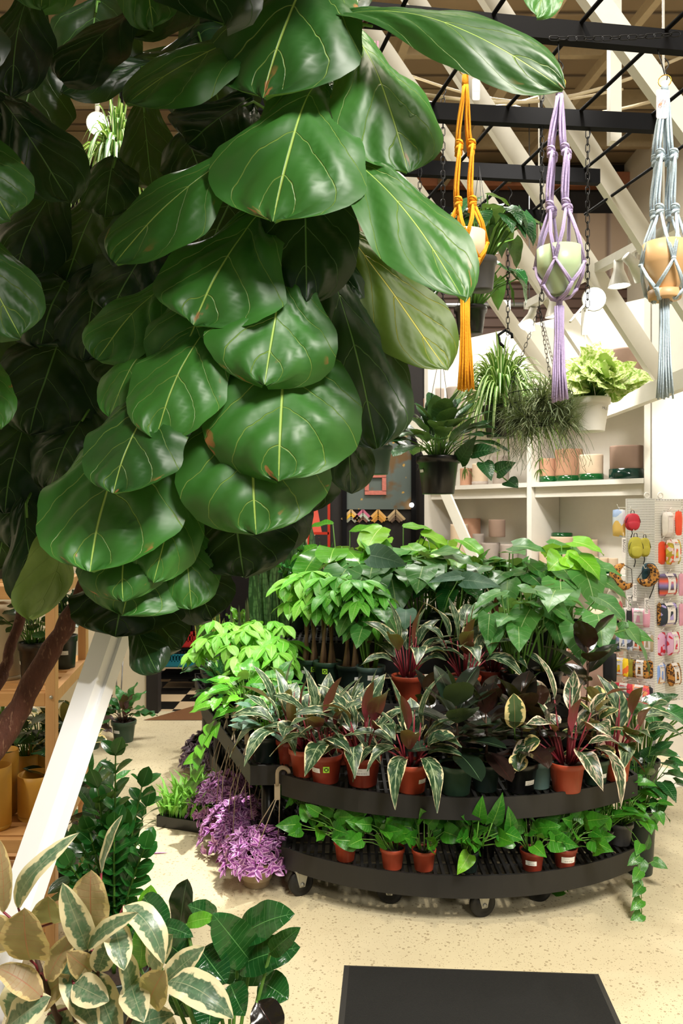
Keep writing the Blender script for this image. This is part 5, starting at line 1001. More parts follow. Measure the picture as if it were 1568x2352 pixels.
hung('hanging_fern', 'plant in a square-rimmed grey-green pot half behind the fig leaves', 862, 1090, 3.85, .082, .135, 'pgrey', p_pothos, 203, (862, 880), h=.12, n=30, mat='dark', spread=.13, L0=.09)
t, b, a = hung('spider_plant', 'arching striped spider plant in a black pot on a thick hook', 1150, 1005, 4.0, .095, .155, 'pblack', p_spider, 204, (1160, 800), wmat='black', n=260, R=.42, up=.30)
m = MB(); o = a; m.tube([o, o+V((-.03, 0, .03)), o+V((-.035, 0, .065)), o+V((0, 0, .09)), o+V((.032, 0, .07)), o+V((.034, 0, .05))], .0075, 8); m.build('hook', K['black'], t)
bk = P(1240, 975, 3.55); t = thing('wire_basket', 'wire basket of wispy grey air plants hung on chains', 'hanging plant', bk, HP); rs = random.Random(205); m = MB(); R = .140
for z, k in ((.135, 1), (.09, .93), (.045, .75), (.0, .4)): m.ring((0, 0, z), R*k, .0018, UP, 32, 5)
for i in range(10): a = 2*PI*i/10; m.tube([(R*k*math.cos(a), R*k*math.sin(a), z) for z, k in ((.135, 1), (.09, .93), (.045, .75), (0, .4))], .0015, 4)
m.build('basket_frame', K['black'], t); ap = P(1238, 708, 3.55)-bk; wires(t, R, .135, ap, 3, 'chain', .0014, .9, True); p_tuft(t, .07, rs, R=.17, n=1700, hw=.0028, hang=.26, moss=90)
m = MB(); m.tube([ap, ap+V((0, 0, .05)), P(1244, 690, 3.22)-bk], .002, 5); m.build('top_wire', K['chain'], t)
t, b, a = hung('marble_pothos', 'pale marbled pothos in a white pot with handwriting on the rim side', 1354, 992, 3.72, .092, .155, 'whitepot', p_pothos, 206, (1342, 760), h=.22, n=115, L0=.098, hw=.044, mat='marble', spread=.13, bias=(.05, -.03), dk=55, wmat='hangerwhite', taper=.72)
m = MB(); m.beam(a-V((0, 0, .02)), a+V((0, 0, .10)), .03, .005, V((1, 0, 0))); m.tube([a+V((0, 0, .09)), a+V((.0, 0, .12)), P(1349, 705, 3.3)-b+V((0, .25, 0))], .006, 6); m.build('hanger_neck', K['hangerwhite'], t)
m = MB(); w = 'Magju'
for i, ch in enumerate(w):
    aa = FRONT+.30+i*.105; rr = .0905; o = V((rr*math.cos(aa), rr*math.sin(aa), .094)); m.text(ch, o+V((math.cos(aa), math.sin(aa), 0))*.003, V((-math.sin(aa), math.cos(aa), 0)), V((.12*-math.sin(aa), .12*math.cos(aa), 1)).normalized(), .017)
m.build('handwriting', K['ink'], t)
hung('hoya', 'leafy green plant in a black pot hanging high behind the orange tassel', 1080, 768, 4.05, .082, .135, 'pblack', p_philo, 207, (1090, 560), h=.26, n=22, L0=.15, hw=.045, mat='gloss', spread=.2, bias=(.05, 0))
hung('hoya', 'dark leafy plant in a grey pot hanging behind the ivory macrame pot', 1105, 668, 3.40, .065, .135, 'pgreymid', p_philo, 208, (1100, 380), h=.28, n=26, L0=.15, hw=.048, mat='scindap', spread=.17, bias=(.07, .05))
hung('spider_plant', 'lit spider plant in a pale pot glimpsed through the fig below a lamp', 270, 470, 3.1, .09, .14, 'whitepot', p_spider, 209, (262, 150), n=120, R=.22, hw=.010, up=.26, hang=0)
# ================================================================ TRACK LIGHTS
T0, T1 = V((1.256, 5.44, 3.02)), V((1.66, 3.9, 3.02)); t = thing('light_track', 'white ceiling light track in front of the shelf wall', 'track light', T0)
MB().beam(T0, T1, .055, .05).build('track', K['lampshell'], t, True)
for k in (.1, .9): p = T0.lerp(T1, k); MB().tube([p, V((p.x, p.y, CZ))], .006, 6).build('suspension_rod', K['lampshell'], t, True)
def head(label, k, target, r=.062, gl=14, drop=.10, loc=None):
    p = T0.lerp(T1, k) if loc is None else V(loc); o = p-V((0, 0, drop)); d = (V(target)-o).normalized(); t = thing('spotlight', label, 'spotlight', o, 'white track spotlights')
    m = MB(); m.tube([p-o, V((0, 0, .02)), d*-.05], .009, 8); m.build('arm', K['lampshell'], t)
    m = MB(); m.lathe([(0, -.085), (r*.42, -.085), (r*.45, -.03), (r*.95, .055), (r, .06), (r*.93, .058), (r*.4, -.02)], 24, (0, 0, 0), d); m.build('shade', K['lampshell'], t)
    m = MB(); m.lathe([(r*.86, .047), (r*.6, .056), (0, .060)], 20, (0, 0, 0), d); m.build('bulb', K['bulb'], t)
head('spotlight at the far left end of the track, pointing down at the shelves', .02, (1.0, 6.2, 1.9)); head('spotlight beside the lilac tassel top, pointing down', .22, (1.45, 5.2, 1.5)); head('glaring spotlight facing the viewer above the white pot', .52, (.5, 2.9, 2.0), .070, drop=.16)
head('upper of two spotlights right of the glaring one, aimed at the bench', .66, (1.6, 4.4, .8)); head('spotlight next to the pale blue hanger, shining right', .76, (2.5, 4.6, 2.2))
head('lone glaring spotlight seen through a gap in the fig leaves', 0, (-.4, 1.6, 2.1), .045, loc=(-.985, 3.25, 3.28), drop=.09)
t = thing('lamp_cord', 'thin white cord holding the lone spotlight behind the fig', 'cord', (-.985, 3.25, 3.28)); MB().tube([(0, 0, 0), (0, 0, CZ-3.28)], .006, 6).build('cord', K['lampshell'], t)
# steel conduit crossing in front of the brown slats
t = MB(); t.tube([P(860, 702, 7.6), P(1240, 700, 7.6)], .022, 10); o = t.build('pipe', K['steel']); tag(o, 'galvanised pipe running across behind the hanging plants', 'pipe')
for px in (900, 1215): q = P(px, 702, 7.6); MB().tube([q, V((q.x, q.y, CZ))], .006, 6).build('suspension_rod', K['steel'], o)
for px in (1162, ): MB().box(P(px, 702, 7.55), (.07, .06, .09)).build('bracket', K['white'], o)
# ================================================================ POTS ON THE WHITE SHELVES
def shelfpot(label, px, w, hpx, mat, z, off=-.14, group='clay pots on the white shelves', dish=None, dishh=.05, name='plant_pot', lid=False):
    t_, d = wall_at(px, off); r = w/F*d/2; h = hpx/F*d; p = SW(t_, off, z); t = thing(name, label, 'pot', p, group); z0 = 0
    if dish:
        MB().lathe([(0, 0), (r*1.0, 0), (r*1.04, .006), (r*1.04, dishh), (r*.98, dishh), (r*.96, dishh*.6), (0, dishh*.6)], 30).build('saucer', K[dish], t); z0 = dishh*.62
    MB().lathe([(0, z0), (r*.95, z0), (r*.985, z0+.006), (r, z0+h*.94), (r*.985, z0+h), (r*.93, z0+h), (r*.92, z0+h*.35), (0, z0+h*.35)], 32).build('bowl', K[mat], t); return t
R_ = ' on the middle right shelf'
shelfpot('small pale pot on a green saucer, leftmost'+R_, 1258, 38, 46, 'clay', 1.86, dish='glaze')
shelfpot('wide orange clay pot on a green saucer'+R_, 1306, 62, 66, 'clay', 1.86, -.2, dish='glaze')
shelfpot('cream clay pot on green saucer, before the wide orange one'+R_, 1357, 54, 50, 'paleclay', 1.86, -.1, dish='glaze')
shelfpot('tall brown clay pot on a dark green saucer, rightmost'+R_, 1438, 74, 62, 'brownclay', 1.86, -.12, dish='glazed', dishh=.075)
shelfpot('brown clay pot on a green glazed dish, alone on the top right shelf', 1437, 76, 62, 'brownclay', 2.55, -.14, dish='glazed', dishh=.075)
L_ = ' on the top left shelf'
shelfpot('small orange pot at the left edge'+L_, 984, 24, 28, 'clay', 2.55, -.1)
shelfpot('narrow grey pot'+L_, 1008, 24, 50, 'greyclay', 2.55, -.14)
shelfpot('wide grey clay pot'+L_, 1046, 42, 46, 'greyclay', 2.55, -.12)
shelfpot('pale pot hidden partly by the spider plant'+L_, 1092, 40, 40, 'paleclay', 2.55, -.12)
L_ = ' on the middle left shelf'
shelfpot('small pink pot right of the hanging black pot'+L_, 1070, 28, 40, 'clay', 1.86, -.12)
shelfpot('pale pot on a small saucer'+L_, 1102, 36, 44, 'paleclay', 1.86, -.1, dish='greyclay', dishh=.03)
shelfpot('tall grey pot behind the hanging moss'+L_, 1150, 38, 66, 'greyclay', 1.86, -.16)
L_ = ' on the lower left shelf'
shelfpot('little terracotta pot at the far left'+L_, 1012, 24, 36, 'clay', 1.18, -.12)
shelfpot('little terracotta pot, second from the left'+L_, 1030, 22, 36, 'clay', 1.18, -.14)
shelfpot('tall cream cylinder pot'+L_, 1054, 40, 92, 'paleclay', 1.18, -.12)
shelfpot('tall orange clay pot at the back'+L_, 1082, 42, 104, 'clay', 1.18, -.26)
shelfpot('slim grey pot beside the two wide grey pots'+L_, 1098, 26, 72, 'greyclay', 1.18, -.14)
shelfpot('wide grey pot on a grey saucer, left of the pair'+L_, 1126, 44, 44, 'greyclay', 1.18, -.13, dish='greyclay', dishh=.055)
shelfpot('wide grey pot on a grey saucer, right of the pair'+L_, 1169, 41, 43, 'greyclay', 1.18, -.13, dish='greyclay', dishh=.055)
t = shelfpot('grey pot stacked on top of the left wide grey pot'+L_, 1141, 38, 40, 'brownclay', 1.425, -.13)
L_ = ' on the lower right shelf'
shelfpot('small cream pot on a green dish at the left end'+L_, 1256, 36, 40, 'paleclay', 1.18, -.1, dish='glaze', dishh=.03)
shelfpot('tall cream pot topped by a green dish'+L_, 1292, 56, 76, 'paleclay', 1.18, -.22)
shelfpot('green glazed dish stacked on the tall cream pot'+L_, 1290, 46, 5, 'glaze', 1.43, -.22, 'saucers on the white shelves', dish='glaze', dishh=.035, name='saucer_stack')
shelfpot('tall cream pot behind the row of small ones'+L_, 1348, 46, 72, 'paleclay', 1.18, -.26)
for i, px in enumerate((1341, 1364, 1387, 1408)): shelfpot(('first', 'second', 'third', 'fourth')[i]+' from left of four small cream pots'+L_, px, 21, 27, 'paleclay', 1.18, -.08, dish='glaze', dishh=.05)
# pink pedestal with a big dish and pot
pd = P(1352, 1497, 5.05); t = thing('pedestal', 'pale pink painted plinth below the shelves behind the cart', 'plinth', (pd.x+.05, 5.2, 0)); bevel(MB().box((0, 0, pd.z/2), (.36, .36, pd.z), -.5).build('body', K['pink'], t))
t = thing('planter', 'large pale planter on a green glazed dish on the pink plinth', 'pot', (P(1396, 0, 5.1).x, 5.14, pd.z)); MB().lathe([(0, 0), (.102, 0), (.106, .006), (.106, .078), (.1, .078), (.098, .05), (0, .05)], 36).build('saucer', K['glaze'], t); MB().lathe([(0, .05), (.095, .05), (.098, .28), (.092, .28), (.09, .2), (0, .2)], 36).build('bowl', K['paleclay'], t)
t = thing('easel_stand', 'small wooden stand beside the large pale planter on the plinth', 'stand', (P(1330, 0, 5.05).x, 5.12, pd.z)); m = MB()
for x in (-.05, .05): m.beam((x, -.02, 0), (x, .03, .17), .012, .012)
m.beam((-.075, .005, .1), (.075, .005, .1), .014, .012); m.beam((0, .08, 0), (0, .03, .16), .012, .012); m.build('stand_frame', K['woodx'], t)
# ================================================================ PEGBOARD SPINNER WITH NYLON BAGS
C0, C1, C2 = P(1503, 0, 4.78), P(1436, 0, 4.92), P(1566, 0, 5.0); zt, zb = 1.705, .46
t = thing('pegboard_display', 'white pegboard spinner hung with small packaged bags at the right edge', 'display stand', ((C0.x+C1.x+C2.x)/3, (C0.y+C1.y+C2.y)/3+.03, 0))
def pegface(a, b, z0, z1):
    e = (b-a); e.z = 0; n = V((e.y, -e.x, 0)).normalized(); m = MB()
    A0, B0 = V((a.x, a.y, z0)), V((b.x, b.y, z0)); U = V((0, 0, z1-z0)); m.poly([A0, B0, B0+U, A0+U], [(0, 0), (1, 0), (1, 1), (0, 1)])
    k = -n*.012; m.poly([B0+k, A0+k, A0+k+U, B0+k+U], [(0, 0), (1, 0), (1, 1), (0, 1)])
    for p, q in ((A0, A0+U), (B0, B0+U), (A0, B0), (A0+U, B0+U)): m.poly([p, q, q+k, p+k])
    m.build('panel', K['peg'], t, True); return n
nl = pegface(C1, C0, zb, zt); nr = pegface(C0, C2, zb+.02, zt-.012); pegface(C2, C1, zb, zt)
c = t.location; MB().tube([(0, 0, .03), (0, 0, 1.69)], .02, 12).build('pole', K['steel'], t); MB().lathe([(0, .035), (.05, .034), (.2, .015), (.21, 0), (0, 0)], 30).build('base', K['white'], t)
for px in (1485, 1516): o = P(px, 1138, 4.9); MB().ring(o, .0165, .0042, V((.2, -1, 0)), 24, 8).build('ring', K['white'], t, True)
def peghook(o, n, l=.10):
    m = MB(); m.tube([o, o+n*l, o+n*(l+.012)+V((0, 0, .018))], .0022, 5); m.build('hook', K['white'], t, True)
BG = 'packaged bags hung on the pegboard'
def pouch(label, px, py, w, h, mat, d, sleeve=True, nrm=None, tilt=0.0, name='bag_pouch', vert=False):
    n = nrm or nl; c = P(px, py, d); W_, H_ = w/F*d*1.18, h/F*d*1.12; x = V((-n.y, n.x, 0)); x = (x*.8+V((.3, 0, 0))).normalized(); y = V((0, 0, 1)); z = x.cross(y)
    if tilt: y = (y+x*tilt).normalized()
    b = thing(name, label, 'bag', c, BG); m = MB(); N_ = 8; q = len(m.v); T_ = min(W_, H_)*.22
    for s in (1, -1):
        for i in range(N_+1):
            for j in range(N_+1):
                u, v = i/N_*2-1, j/N_*2-1; k = (1-abs(u)**6)*(1-abs(v)**6); g = 1-.06*(u*v)**2
                m.v.append(tuple(x*(u*W_/2*g)+y*(v*H_/2*g)+z*(s*T_*k+.001*s*math.sin(u*9+v*4))))
    for s in range(2):
        for i in range(N_):
            for j in range(N_):
                a = q+s*(N_+1)**2+i*(N_+1)+j; f = (a, a+N_+1, a+N_+2, a+1); m.quad(f if s == 0 else tuple(reversed(f)))
    m.build('pouch', K[mat], b)
    if sleeve:
        m = MB(); sw, st = W_*(.44 if w > 24 else .55), T_*1.06+.001; pts = []
        for k in range(7):
            v = k/6*2-1; zz = st*(1-abs(v)**4*.8); pts.append((y*(v*H_/2*1.01)+z*zz))
        for k in range(6): m.poly([pts[k]-x*sw/2, pts[k]+x*sw/2, pts[k+1]+x*sw/2, pts[k+1]-x*sw/2])
        o = m.build('paper_sleeve', K['card'], b); m = MB(); s_ = sw*.25; m.text('BAGGU', y*(H_*.30)+z*(st+.0022)-x*(sw*.43), x, y, s_); m.build('lettering', K['ink'], o)
        m = MB(); m.poly([z*(st+.0006)-y*(H_*.22)-x*(sw*.26), z*(st+.0006)-y*(H_*.22)+x*(sw*.22), z*(st+.0006)+y*(H_*.14)+x*(sw*.15), z*(st+.0006)+y*(H_*.16)-x*(sw*.12)]); m.build('picture', K[mat], o)
    m = MB(); m.tube([y*(H_*.48), y*(H_*.5)+V((0, 0, .012)), y*(H_*.48)-z*.004], .0014, 4); m.build('loop', K[mat], b)
    peghook(c+V((0, 0, H_*.5+.010))-n*.085, n, .095); return b
dl, dr = 4.76, 4.83
pouch('white and blue printed flat bag sticking out at the top left of the pegboard', 1421, 1201, 25, 56, 'f_sky', dl, False)
pouch('black pouch with paper sleeve under the patterned drawstring bag', 1432, 1415, 32, 36, 'f_black', dl); pouch('shiny pink pouch in a paper sleeve on the left face', 1468, 1419, 40, 39, 'f_pink', dl); pouch('narrow pink pouch behind the shiny pink one', 1493, 1421, 14, 38, 'f_pink', dl+.05, False)
pouch('grey and blue printed pouch in a paper sleeve', 1433, 1474, 33, 37, 'f_grey', dl); pouch('brown and orange printed pouch half behind a heart-shaped leaf', 1462, 1475, 26, 36, 'f_brown', dl); pouch('tan folded pouch in a paper sleeve beside the brown and orange one', 1487, 1477, 22, 36, 'f_tan', dl)
pouch('long black cloth bag hanging left of the yellow pouch', 1400, 1532, 27, 60, 'f_black', dl, False); pouch('bright yellow printed pouch in a paper sleeve', 1423, 1532, 33, 39, 'f_yellow', dl); pouch('olive pouch between the yellow and leopard ones', 1450, 1535, 16, 37, 'f_olive', dl+.03, False)
pouch('leopard-print pouch in a paper sleeve on the left face', 1470, 1537, 32, 38, 'leopard', dl); pouch('dark leopard-print pouch at the pegboard corner', 1493, 1538, 13, 37, 'leopard', dl+.04, False)
pouch('coral red pouch with paper sleeve in the lowest row', 1432, 1591, 34, 40, 'f_red', dl); pouch('peach and coral pouch with paper sleeve in the lowest row', 1468, 1594, 38, 38, 'f_peach', dl); pouch('black dotted pouch at the corner of the lowest row', 1492, 1597, 13, 37, 'f_dots', dl+.04, False)
pouch('cream pouch with paper sleeve at the top of the right face', 1533, 1204, 32, 50, 'f_white', dr, True, nr); pouch('orange-red pouch at the top right edge', 1558, 1202, 18, 50, 'f_orange', dr, False, nr)
pouch('orange pouch left of the olive fruit-print card', 1517, 1270, 24, 48, 'f_orange', dr, False, nr); pouch('olive and pink fruit-print pouch set', 1545, 1268, 40, 52, 'f_fruit', dr, True, nr)
pouch('orange and lilac sunset-striped pouch', 1533, 1343, 50, 46, 'f_sunset', dr, True, nr); pouch('plain pink pouch right of the sunset-striped one', 1564, 1343, 14, 46, 'f_pink', dr, False, nr)
pouch('navy pouch with lilac butterflies pattern', 1532, 1411, 52, 47, 'f_navy', dr, True, nr); pouch('narrow leopard-print pouch in front of the navy one', 1514, 1411, 11, 46, 'leopard', dr-.04, False, nr); pouch('pink pouch at the right edge beside the navy one', 1564, 1412, 13, 46, 'f_pink', dr, False, nr)
pouch('lilac cherry-print pouch, left one of two', 1516, 1480, 28, 50, 'f_cherry', dr, False, nr); pouch('pink cherry-print pouch in a paper sleeve', 1545, 1478, 34, 48, 'f_cherry', dr, True, nr)
pouch('blue and orange printed pouch in the lowest row of the right face', 1514, 1548, 30, 46, 'f_blue', dr, True, nr); pouch('large leopard-print pouch with a slanted paper sleeve', 1547, 1549, 36, 48, 'leopard', dr, True, nr, -.12)
# little backpack, lime bags, crescent bags, cap, drawstring bag
def blob(m, c, sx, sy, sz, n=14, k=10, p=2.6):
    b = len(m.v)
    f = lambda v: math.copysign(abs(v)**(2/p), v)
    for i in range(k+1):
        th = PI*i/k-PI/2
        for j in range(n): a = 2*PI*j/n; m.v.append((c[0]+sx*f(math.cos(th))*f(math.cos(a)), c[1]+sy*f(math.cos(th))*f(math.sin(a)), c[2]+sz*f(math.sin(th))))
    for i in range(k):
        for j in range(n): j2 = (j+1) % n; m.quad((b+i*n+j, b+i*n+j2, b+(i+1)*n+j2, b+(i+1)*n+j))
    return m
def minibag(label, px, py, w, h, mat, d, name='mini_backpack'):
    c = P(px, py, d); W_, H_ = w/F*d/2, h/F*d/2; b = thing(name, label, 'bag', c, BG); blob(MB(), (0, 0, 0), W_, W_*.5, H_).build('body', K[mat], b)
    blob(MB(), (0, -W_*.42, -H_*.35), W_*.75, W_*.25, H_*.5).build('front_pocket', K[mat], b)
    m = MB(); m.tube([(-W_*.25, 0, H_*.9), (-W_*.2, 0, H_*1.25), (0, 0, H_*1.38), (W_*.2, 0, H_*1.25), (W_*.25, 0, H_*.9)], .0022, 5); m.build('top_loop', K['f_black'], b)
    m = MB(); m.tube([(W_*(.96*math.cos(q)), -W_*.32, H_*(-.1+.88*math.sin(q))) for q in [PI*k/12 for k in range(13)]], .0016, 4); m.build('zip', K['f_black'], b)
    m = MB(); m.tube([(0, W_*.3, -H_*.9), (.004, W_*.3, -H_*1.3), (-.004, W_*.3, -H_*1.8)], .003, 5); m.build('strap', K['f_black'], b); peghook(c+V((0, 0, H_*1.38))-nl*.085, nl, .095)
minibag('tiny red backpack keyring at the top of the pegboard', 1452, 1199, 35, 40, 'f_red', 4.70)
minibag('front lime green mini bag below the red backpack', 1459, 1258, 34, 50, 'f_lime', 4.68); minibag('second lime green mini bag tucked behind the front one', 1480, 1257, 26, 44, 'f_lime', 4.76); minibag('rear lime green mini bag nearest the pegboard corner', 1494, 1258, 18, 38, 'f_lime', 4.82)
def crescent(label, px, py, R, mat, d, a0, a1):
    b = thing('crescent_bag', label, 'bag', P(px, py, d), BG); m = MB(); r = R/F*d; pts = [V((r*math.cos(q), 0, r*math.sin(q))) for q in [a0+(a1-a0)*k/16 for k in range(17)]]
    m.tube(pts, [r*(.14+.40*math.sin(PI*k/16)) for k in range(17)], 12); m.build('body', K[mat], b); m = MB(); m.tube([pts[0], pts[0].lerp(pts[-1], .5)+V((.02, 0, .03)), pts[-1]], .0022, 5); m.tube([pts[-1], pts[-1]+V((.01, 0, -.05)), pts[-1]+V((-.01, 0, -.09))], .0025, 5); m.build('strap', K['f_black'], b)
    peghook(b.location+V((0, 0, r*.6))-nl*.08, nl, .09)
crescent('leopard-print crescent bag at the left of the pegboard', 1436, 1322, 25, 'leopard', 4.68, 1.7, 5.4); crescent('leopard-print crescent bag lying over the teal cap', 1482, 1318, 21, 'leopard', 4.68, -2.6, 1.4)
b = thing('cap', 'teal cap hanging behind the right leopard-print crescent bag', 'cap', P(1491, 1316, 4.76), BG); blob(MB(), (0, 0, 0), .045, .03, .06).build('crown', K['f_teal'], b); m = MB(); m.tube([(.035, 0, -.05), (.02, 0, -.10), (0, 0, -.15)], .003, 5); m.build('strap', K['f_black'], b)
b = thing('drawstring_bag', 'pale drawstring bag with berry print hanging off the left side', 'bag', P(1408, 1385, 4.72), BG); m = MB(); q = [(0, -.105), (.040, -.10), (.058, -.085), (.060, -.03), (.046, .03), (.022, .09), (.014, .10)]; m.lathe([(r, z) for r, z in q], 18); o = m.build('body', K['f_beige'], b); o.scale = (1, .45, 1)
m = MB(); m.tube([(0, 0, .10), (.01, 0, .16), (.025, .0, .215)], .0018, 5); m.tube([(0, 0, .10), (.02, 0, .15), (.025, .0, .215)], .0018, 5); m.build('cord', K['cable'], b)
for px, py, l in ((1432, 1258, 46), (1444, 1385, 34), (1457, 1360, 40), (1484, 1392, 36)):
    d = 4.64; b = thing('hang_tag', {1432: 'white vertical tag left of the lime mini bags', 1444: 'white vertical tag below the left crescent bag', 1457: 'white vertical tag between the two crescent bags', 1484: 'white vertical tag below the teal cap'}[px], 'tag', P(px, py, d), 'vertical tags on the pegboard'); h = l/F*d; m = MB(); m.box((0, 0, 0), (.022, .001, h)); o = m.build('card', K['card'], b)
    m = MB(); m.text('BAGGU', (-.005, -.0012, h*.42), V((0, 0, -1)), V((1, 0, 0)), .022); m.build('lettering', K['ink'], o); m = MB(); m.tube([(0, 0, h/2), (.003, .02, h/2+.03)], .0008, 4); m.build('string', K['card'], b)
# ================================================================ PINE RACK AT THE LEFT
rk = thing('pine_rack', 'open pine shelf rack at the left holding plants and yellow pots', 'shelf rack', (-1.5, 3.25, 0))
pw = .037
PX1, PX2 = P(119, 0, 2.95).x, P(191, 0, 3.62).x
for x, y in ((PX1, 2.95), (PX2, 3.62), (PX1-1.15, 2.95), (PX2-1.15, 3.62)): bevel(MB().box((x, y, .80), (pw, pw, 1.60)).build('post', K['wood'], rk, True))
for z in (.13, .42, .955, 1.345):
    bevel(MB().box((PX1-.575, 2.95-.0, z-.025), (1.15-pw, .03, .05)).build('front_rail', K['woodx'], rk, True))
    a, b = V((PX1, 2.95, z-.02)), V((PX2, 3.62, z-.02)); dr_ = (b-a).normalized(); MB().beam(a+dr_*.02, b-dr_*.02, .03, .045).build('side_rail', K['wood'], rk, True)
    for k in range(5): y = 3.02+.125*k; xo = (PX2-PX1)*(y-2.95)/.67; MB().box((PX1-.575+xo, y, z-.008), (1.13, .085, .016)).build('slat', K['woodx'], rk, True)
for x, y, zz in ((PX1, 2.93, .94), (PX1, 2.93, .45), (PX2, 3.6, .45)): MB().lathe([(0, .006), (.005, .005), (.007, 0)], 10, (x+.004, y, zz), (.2, -1, 0)).build('bolt', K['zinc'], rk, True)
YG = 'plain yellow pots on the pine rack'
def tub(label, px, d, z, r, h, mat, group, name='planter', saucer=True):
    t = thing(name, label, 'pot', ((px-CX)/F*d, d, z), group); MB().lathe([(0, .01), (r*.90, .01), (r, .02), (r, h*.80), (r*1.0, h*.805), (r, h), (r*.94, h), (r*.93, h*.55), (0, h*.55)], 36).build('bowl', K[mat], t)
    MB().lathe([(0, 0), (r*.93, 0), (r*.98, .006), (r*.985, .018), (0, .018)], 36).build('saucer', K[mat], t); return t
tub('yellow pot furthest left and nearest on the rack, cut by the picture edge', -12, 3.05, .42, .060, .235, 'yellow', YG); tub('tall yellow pot just behind the leftmost one', 4, 3.20, .42, .064, .25, 'yellow', YG)
tub('wide yellow pot with a saucer beside the white post', 84, 3.16, .42, .070, .17, 'yellow', YG); tub('yellow pot at the back right of the yellow group', 104, 3.42, .42, .065, .215, 'yellow', YG)
potted('peperomia', 'patterned dark watermelon-leaved plant in a small yellow pot', 'plant', 62, 3.36, .42, .05, .19, 'yellow', p_pothos, 301, 'plants on the pine rack', h=.22, n=18, L0=.10, hw=.046, mat='scindap', spread=.12, rim=False, taper=.92)
tub('tall cream pot on a saucer on the middle rack shelf', 14, 3.2, .955, .066, .30, 'creampot', 'large pale pots on the pine rack')
potted('peperomia', 'round dark-leaved plant in a black pot on the middle rack shelf', 'plant', 78, 3.14, .955, .058, .155, 'pblack', p_pothos, 302, 'plants on the pine rack', [('label', -1.1, .5, .03)], taper=.8, h=.2, n=32, L0=.055, hw=.025, mat='dark', spread=.12, shape=ROUNDFIG)
potted('hoya', 'plant in a dark green pot with a barcode label by the rack side rail', 'plant', 150, 3.42, .955, .05, .14, 'pdark', p_zz, 303, 'plants on the pine rack', [('label', .15, .5, .04)], taper=.8, h=.22, n=8, L0=.05, hw=.018, mat='sage', spread=.1, pairs=6)
potted('calathea', 'green rattlesnake-leaved plant low on the rack behind the post', 'plant', 160, 3.45, .42, .06, .16, 'clay', p_calathea, 304, 'plants on the pine rack', h=.26, n=16, mat='rubber_var', L0=.12, hw=.034, wave=.06, taper=.9)
potted('peperomia', 'cream-edged trailing plant in a dark pot under the middle rack shelf', 'plant', 96, 3.5, .42, .058, .22, 'pdark', p_pothos, 305, 'plants on the pine rack', h=.20, n=30, L0=.08, hw=.034, mat='rubber_var', spread=.14)
potted('fern', 'bright grassy fern at the left picture edge under the middle rack shelf', 'plant', 5, 3.45, .42, .06, .22, 'pdark', p_spider, 306, 'plants on the pine rack', n=110, R=.17, hw=.005, mat='gloss_light', up=.2, hang=0)
potted('pothos', 'leafy green plant on the top rack shelf behind the fig', 'plant', 20, 3.3, 1.345, .06, .10, 'pdark', p_pothos, 307, 'plants on the pine rack', h=.14, n=30, mat='dark', spread=.15)
potted('rubber_plant', 'dark plant on the floor inside the rack bottom', 'plant', 150, 3.25, .13, .08, .14, 'pdark', p_rubber, 308, 'plants on the pine rack', h=.34, n=18, mat='rubber_green', L0=.16)
potted('calathea', 'striped calathea at the rack bottom beside the zz plant', 'plant', 205, 3.9, 0, .08, .14, 'pdark', p_calathea, 309, 'plants on the pine rack', h=.34, n=16, mat='calathea', L0=.2)
# ================================================================ BACK SHOP BEHIND THE DISPLAY
pf = thing('framed_panel', 'dark framed floral panel on the back shop wall', 'frame', P(870, 1170, 7.955)); c = pf.location; w, h = .64, .82
MB().box((0, 0, h/2), (w, .02, h)).build('panel', K['floral'], pf); m = MB()
for x in (-w/2-.02, w/2+.02): m.box((x, -.01, h/2-.2), (.045, .05, h+.46))
m.build('frame', K['black'], pf)
fr = thing('picture_frame', 'small pink marbled square frame hung on the floral panel', 'frame', P(862, 1112, 7.935)); m = MB(); q = .085
for dx, dz, sx, sz in ((0, q, .21, .04), (0, -q, .21, .04), (-q, 0, .04, .14), (q, 0, .04, .14)): m.box((dx, 0, dz), (sx, .02, sz))
m.build('frame', K['pinkframe'], fr)
for i, (px, cols) in enumerate(((806, ('#c9a878', '#d8a828', '#8a8a78')), (833, ('#b5607a', '#a8b0a0', '#6a4a3c')), (868, ('#d0a05a', '#c89038', '#a8742c')), (908, ('#b8a078', '#8a7458', '#5a4634')))):
    c = P(px, 1172, 7.955); t = thing('frame_sample', ('yellow-edged', 'pink and grey', 'golden', 'pale wood')[i]+' chevron corner sample of picture frame', 'frame sample', c, 'frame corner samples')
    for k, cc in enumerate(cols):
        m = MB(); L2 = .092-.024*k; z = -.036*k
        for s in (-1, 1): m.beam((0, 0, z), (s*L2, 0, z-L2), .024, .02, V((s, 0, 1)).normalized())
        m.build('moulding', plain('moulding_'+('pale', 'mid', 'dark')[k], cc, .5), t)
st = thing('red_stand', 'red metal frame stand with a salmon panel in the back shop', 'stand', P(732, 1235, 6.9)); s = 6.9/F; W2, H2 = 46*s, 100*s
m = MB()
for x in (-W2/2, W2/2): m.beam((x, 0, -st.location.z), (x, 0, H2), .022, .022)
for z in (H2, H2*.10): m.beam((-W2/2, 0, z), (W2/2, 0, z), .022, .022)
m.build('frame', K['red'], st); m = MB(); m.box((0, .03, 0), (.004, .004, .004)); b = len(m.v)
pts = [V((-W2*.45, -.01, H2*.13)), V((W2*.15, -.01, H2*.13)), V((-W2*.12, .02, H2*.78)), V((-W2*.45, .02, H2*.9))]; m.poly(pts); m.poly([p+V((0, .01, 0)) for p in reversed(pts)]); m.build('sloped_panel', K['salmon'], st)
cr = thing('crate_rack', 'black metal rack with wheels holding the crates in the dark back shop', 'rack', P(430, 1590, 7.4)); cr.location.z = 0; m = MB()
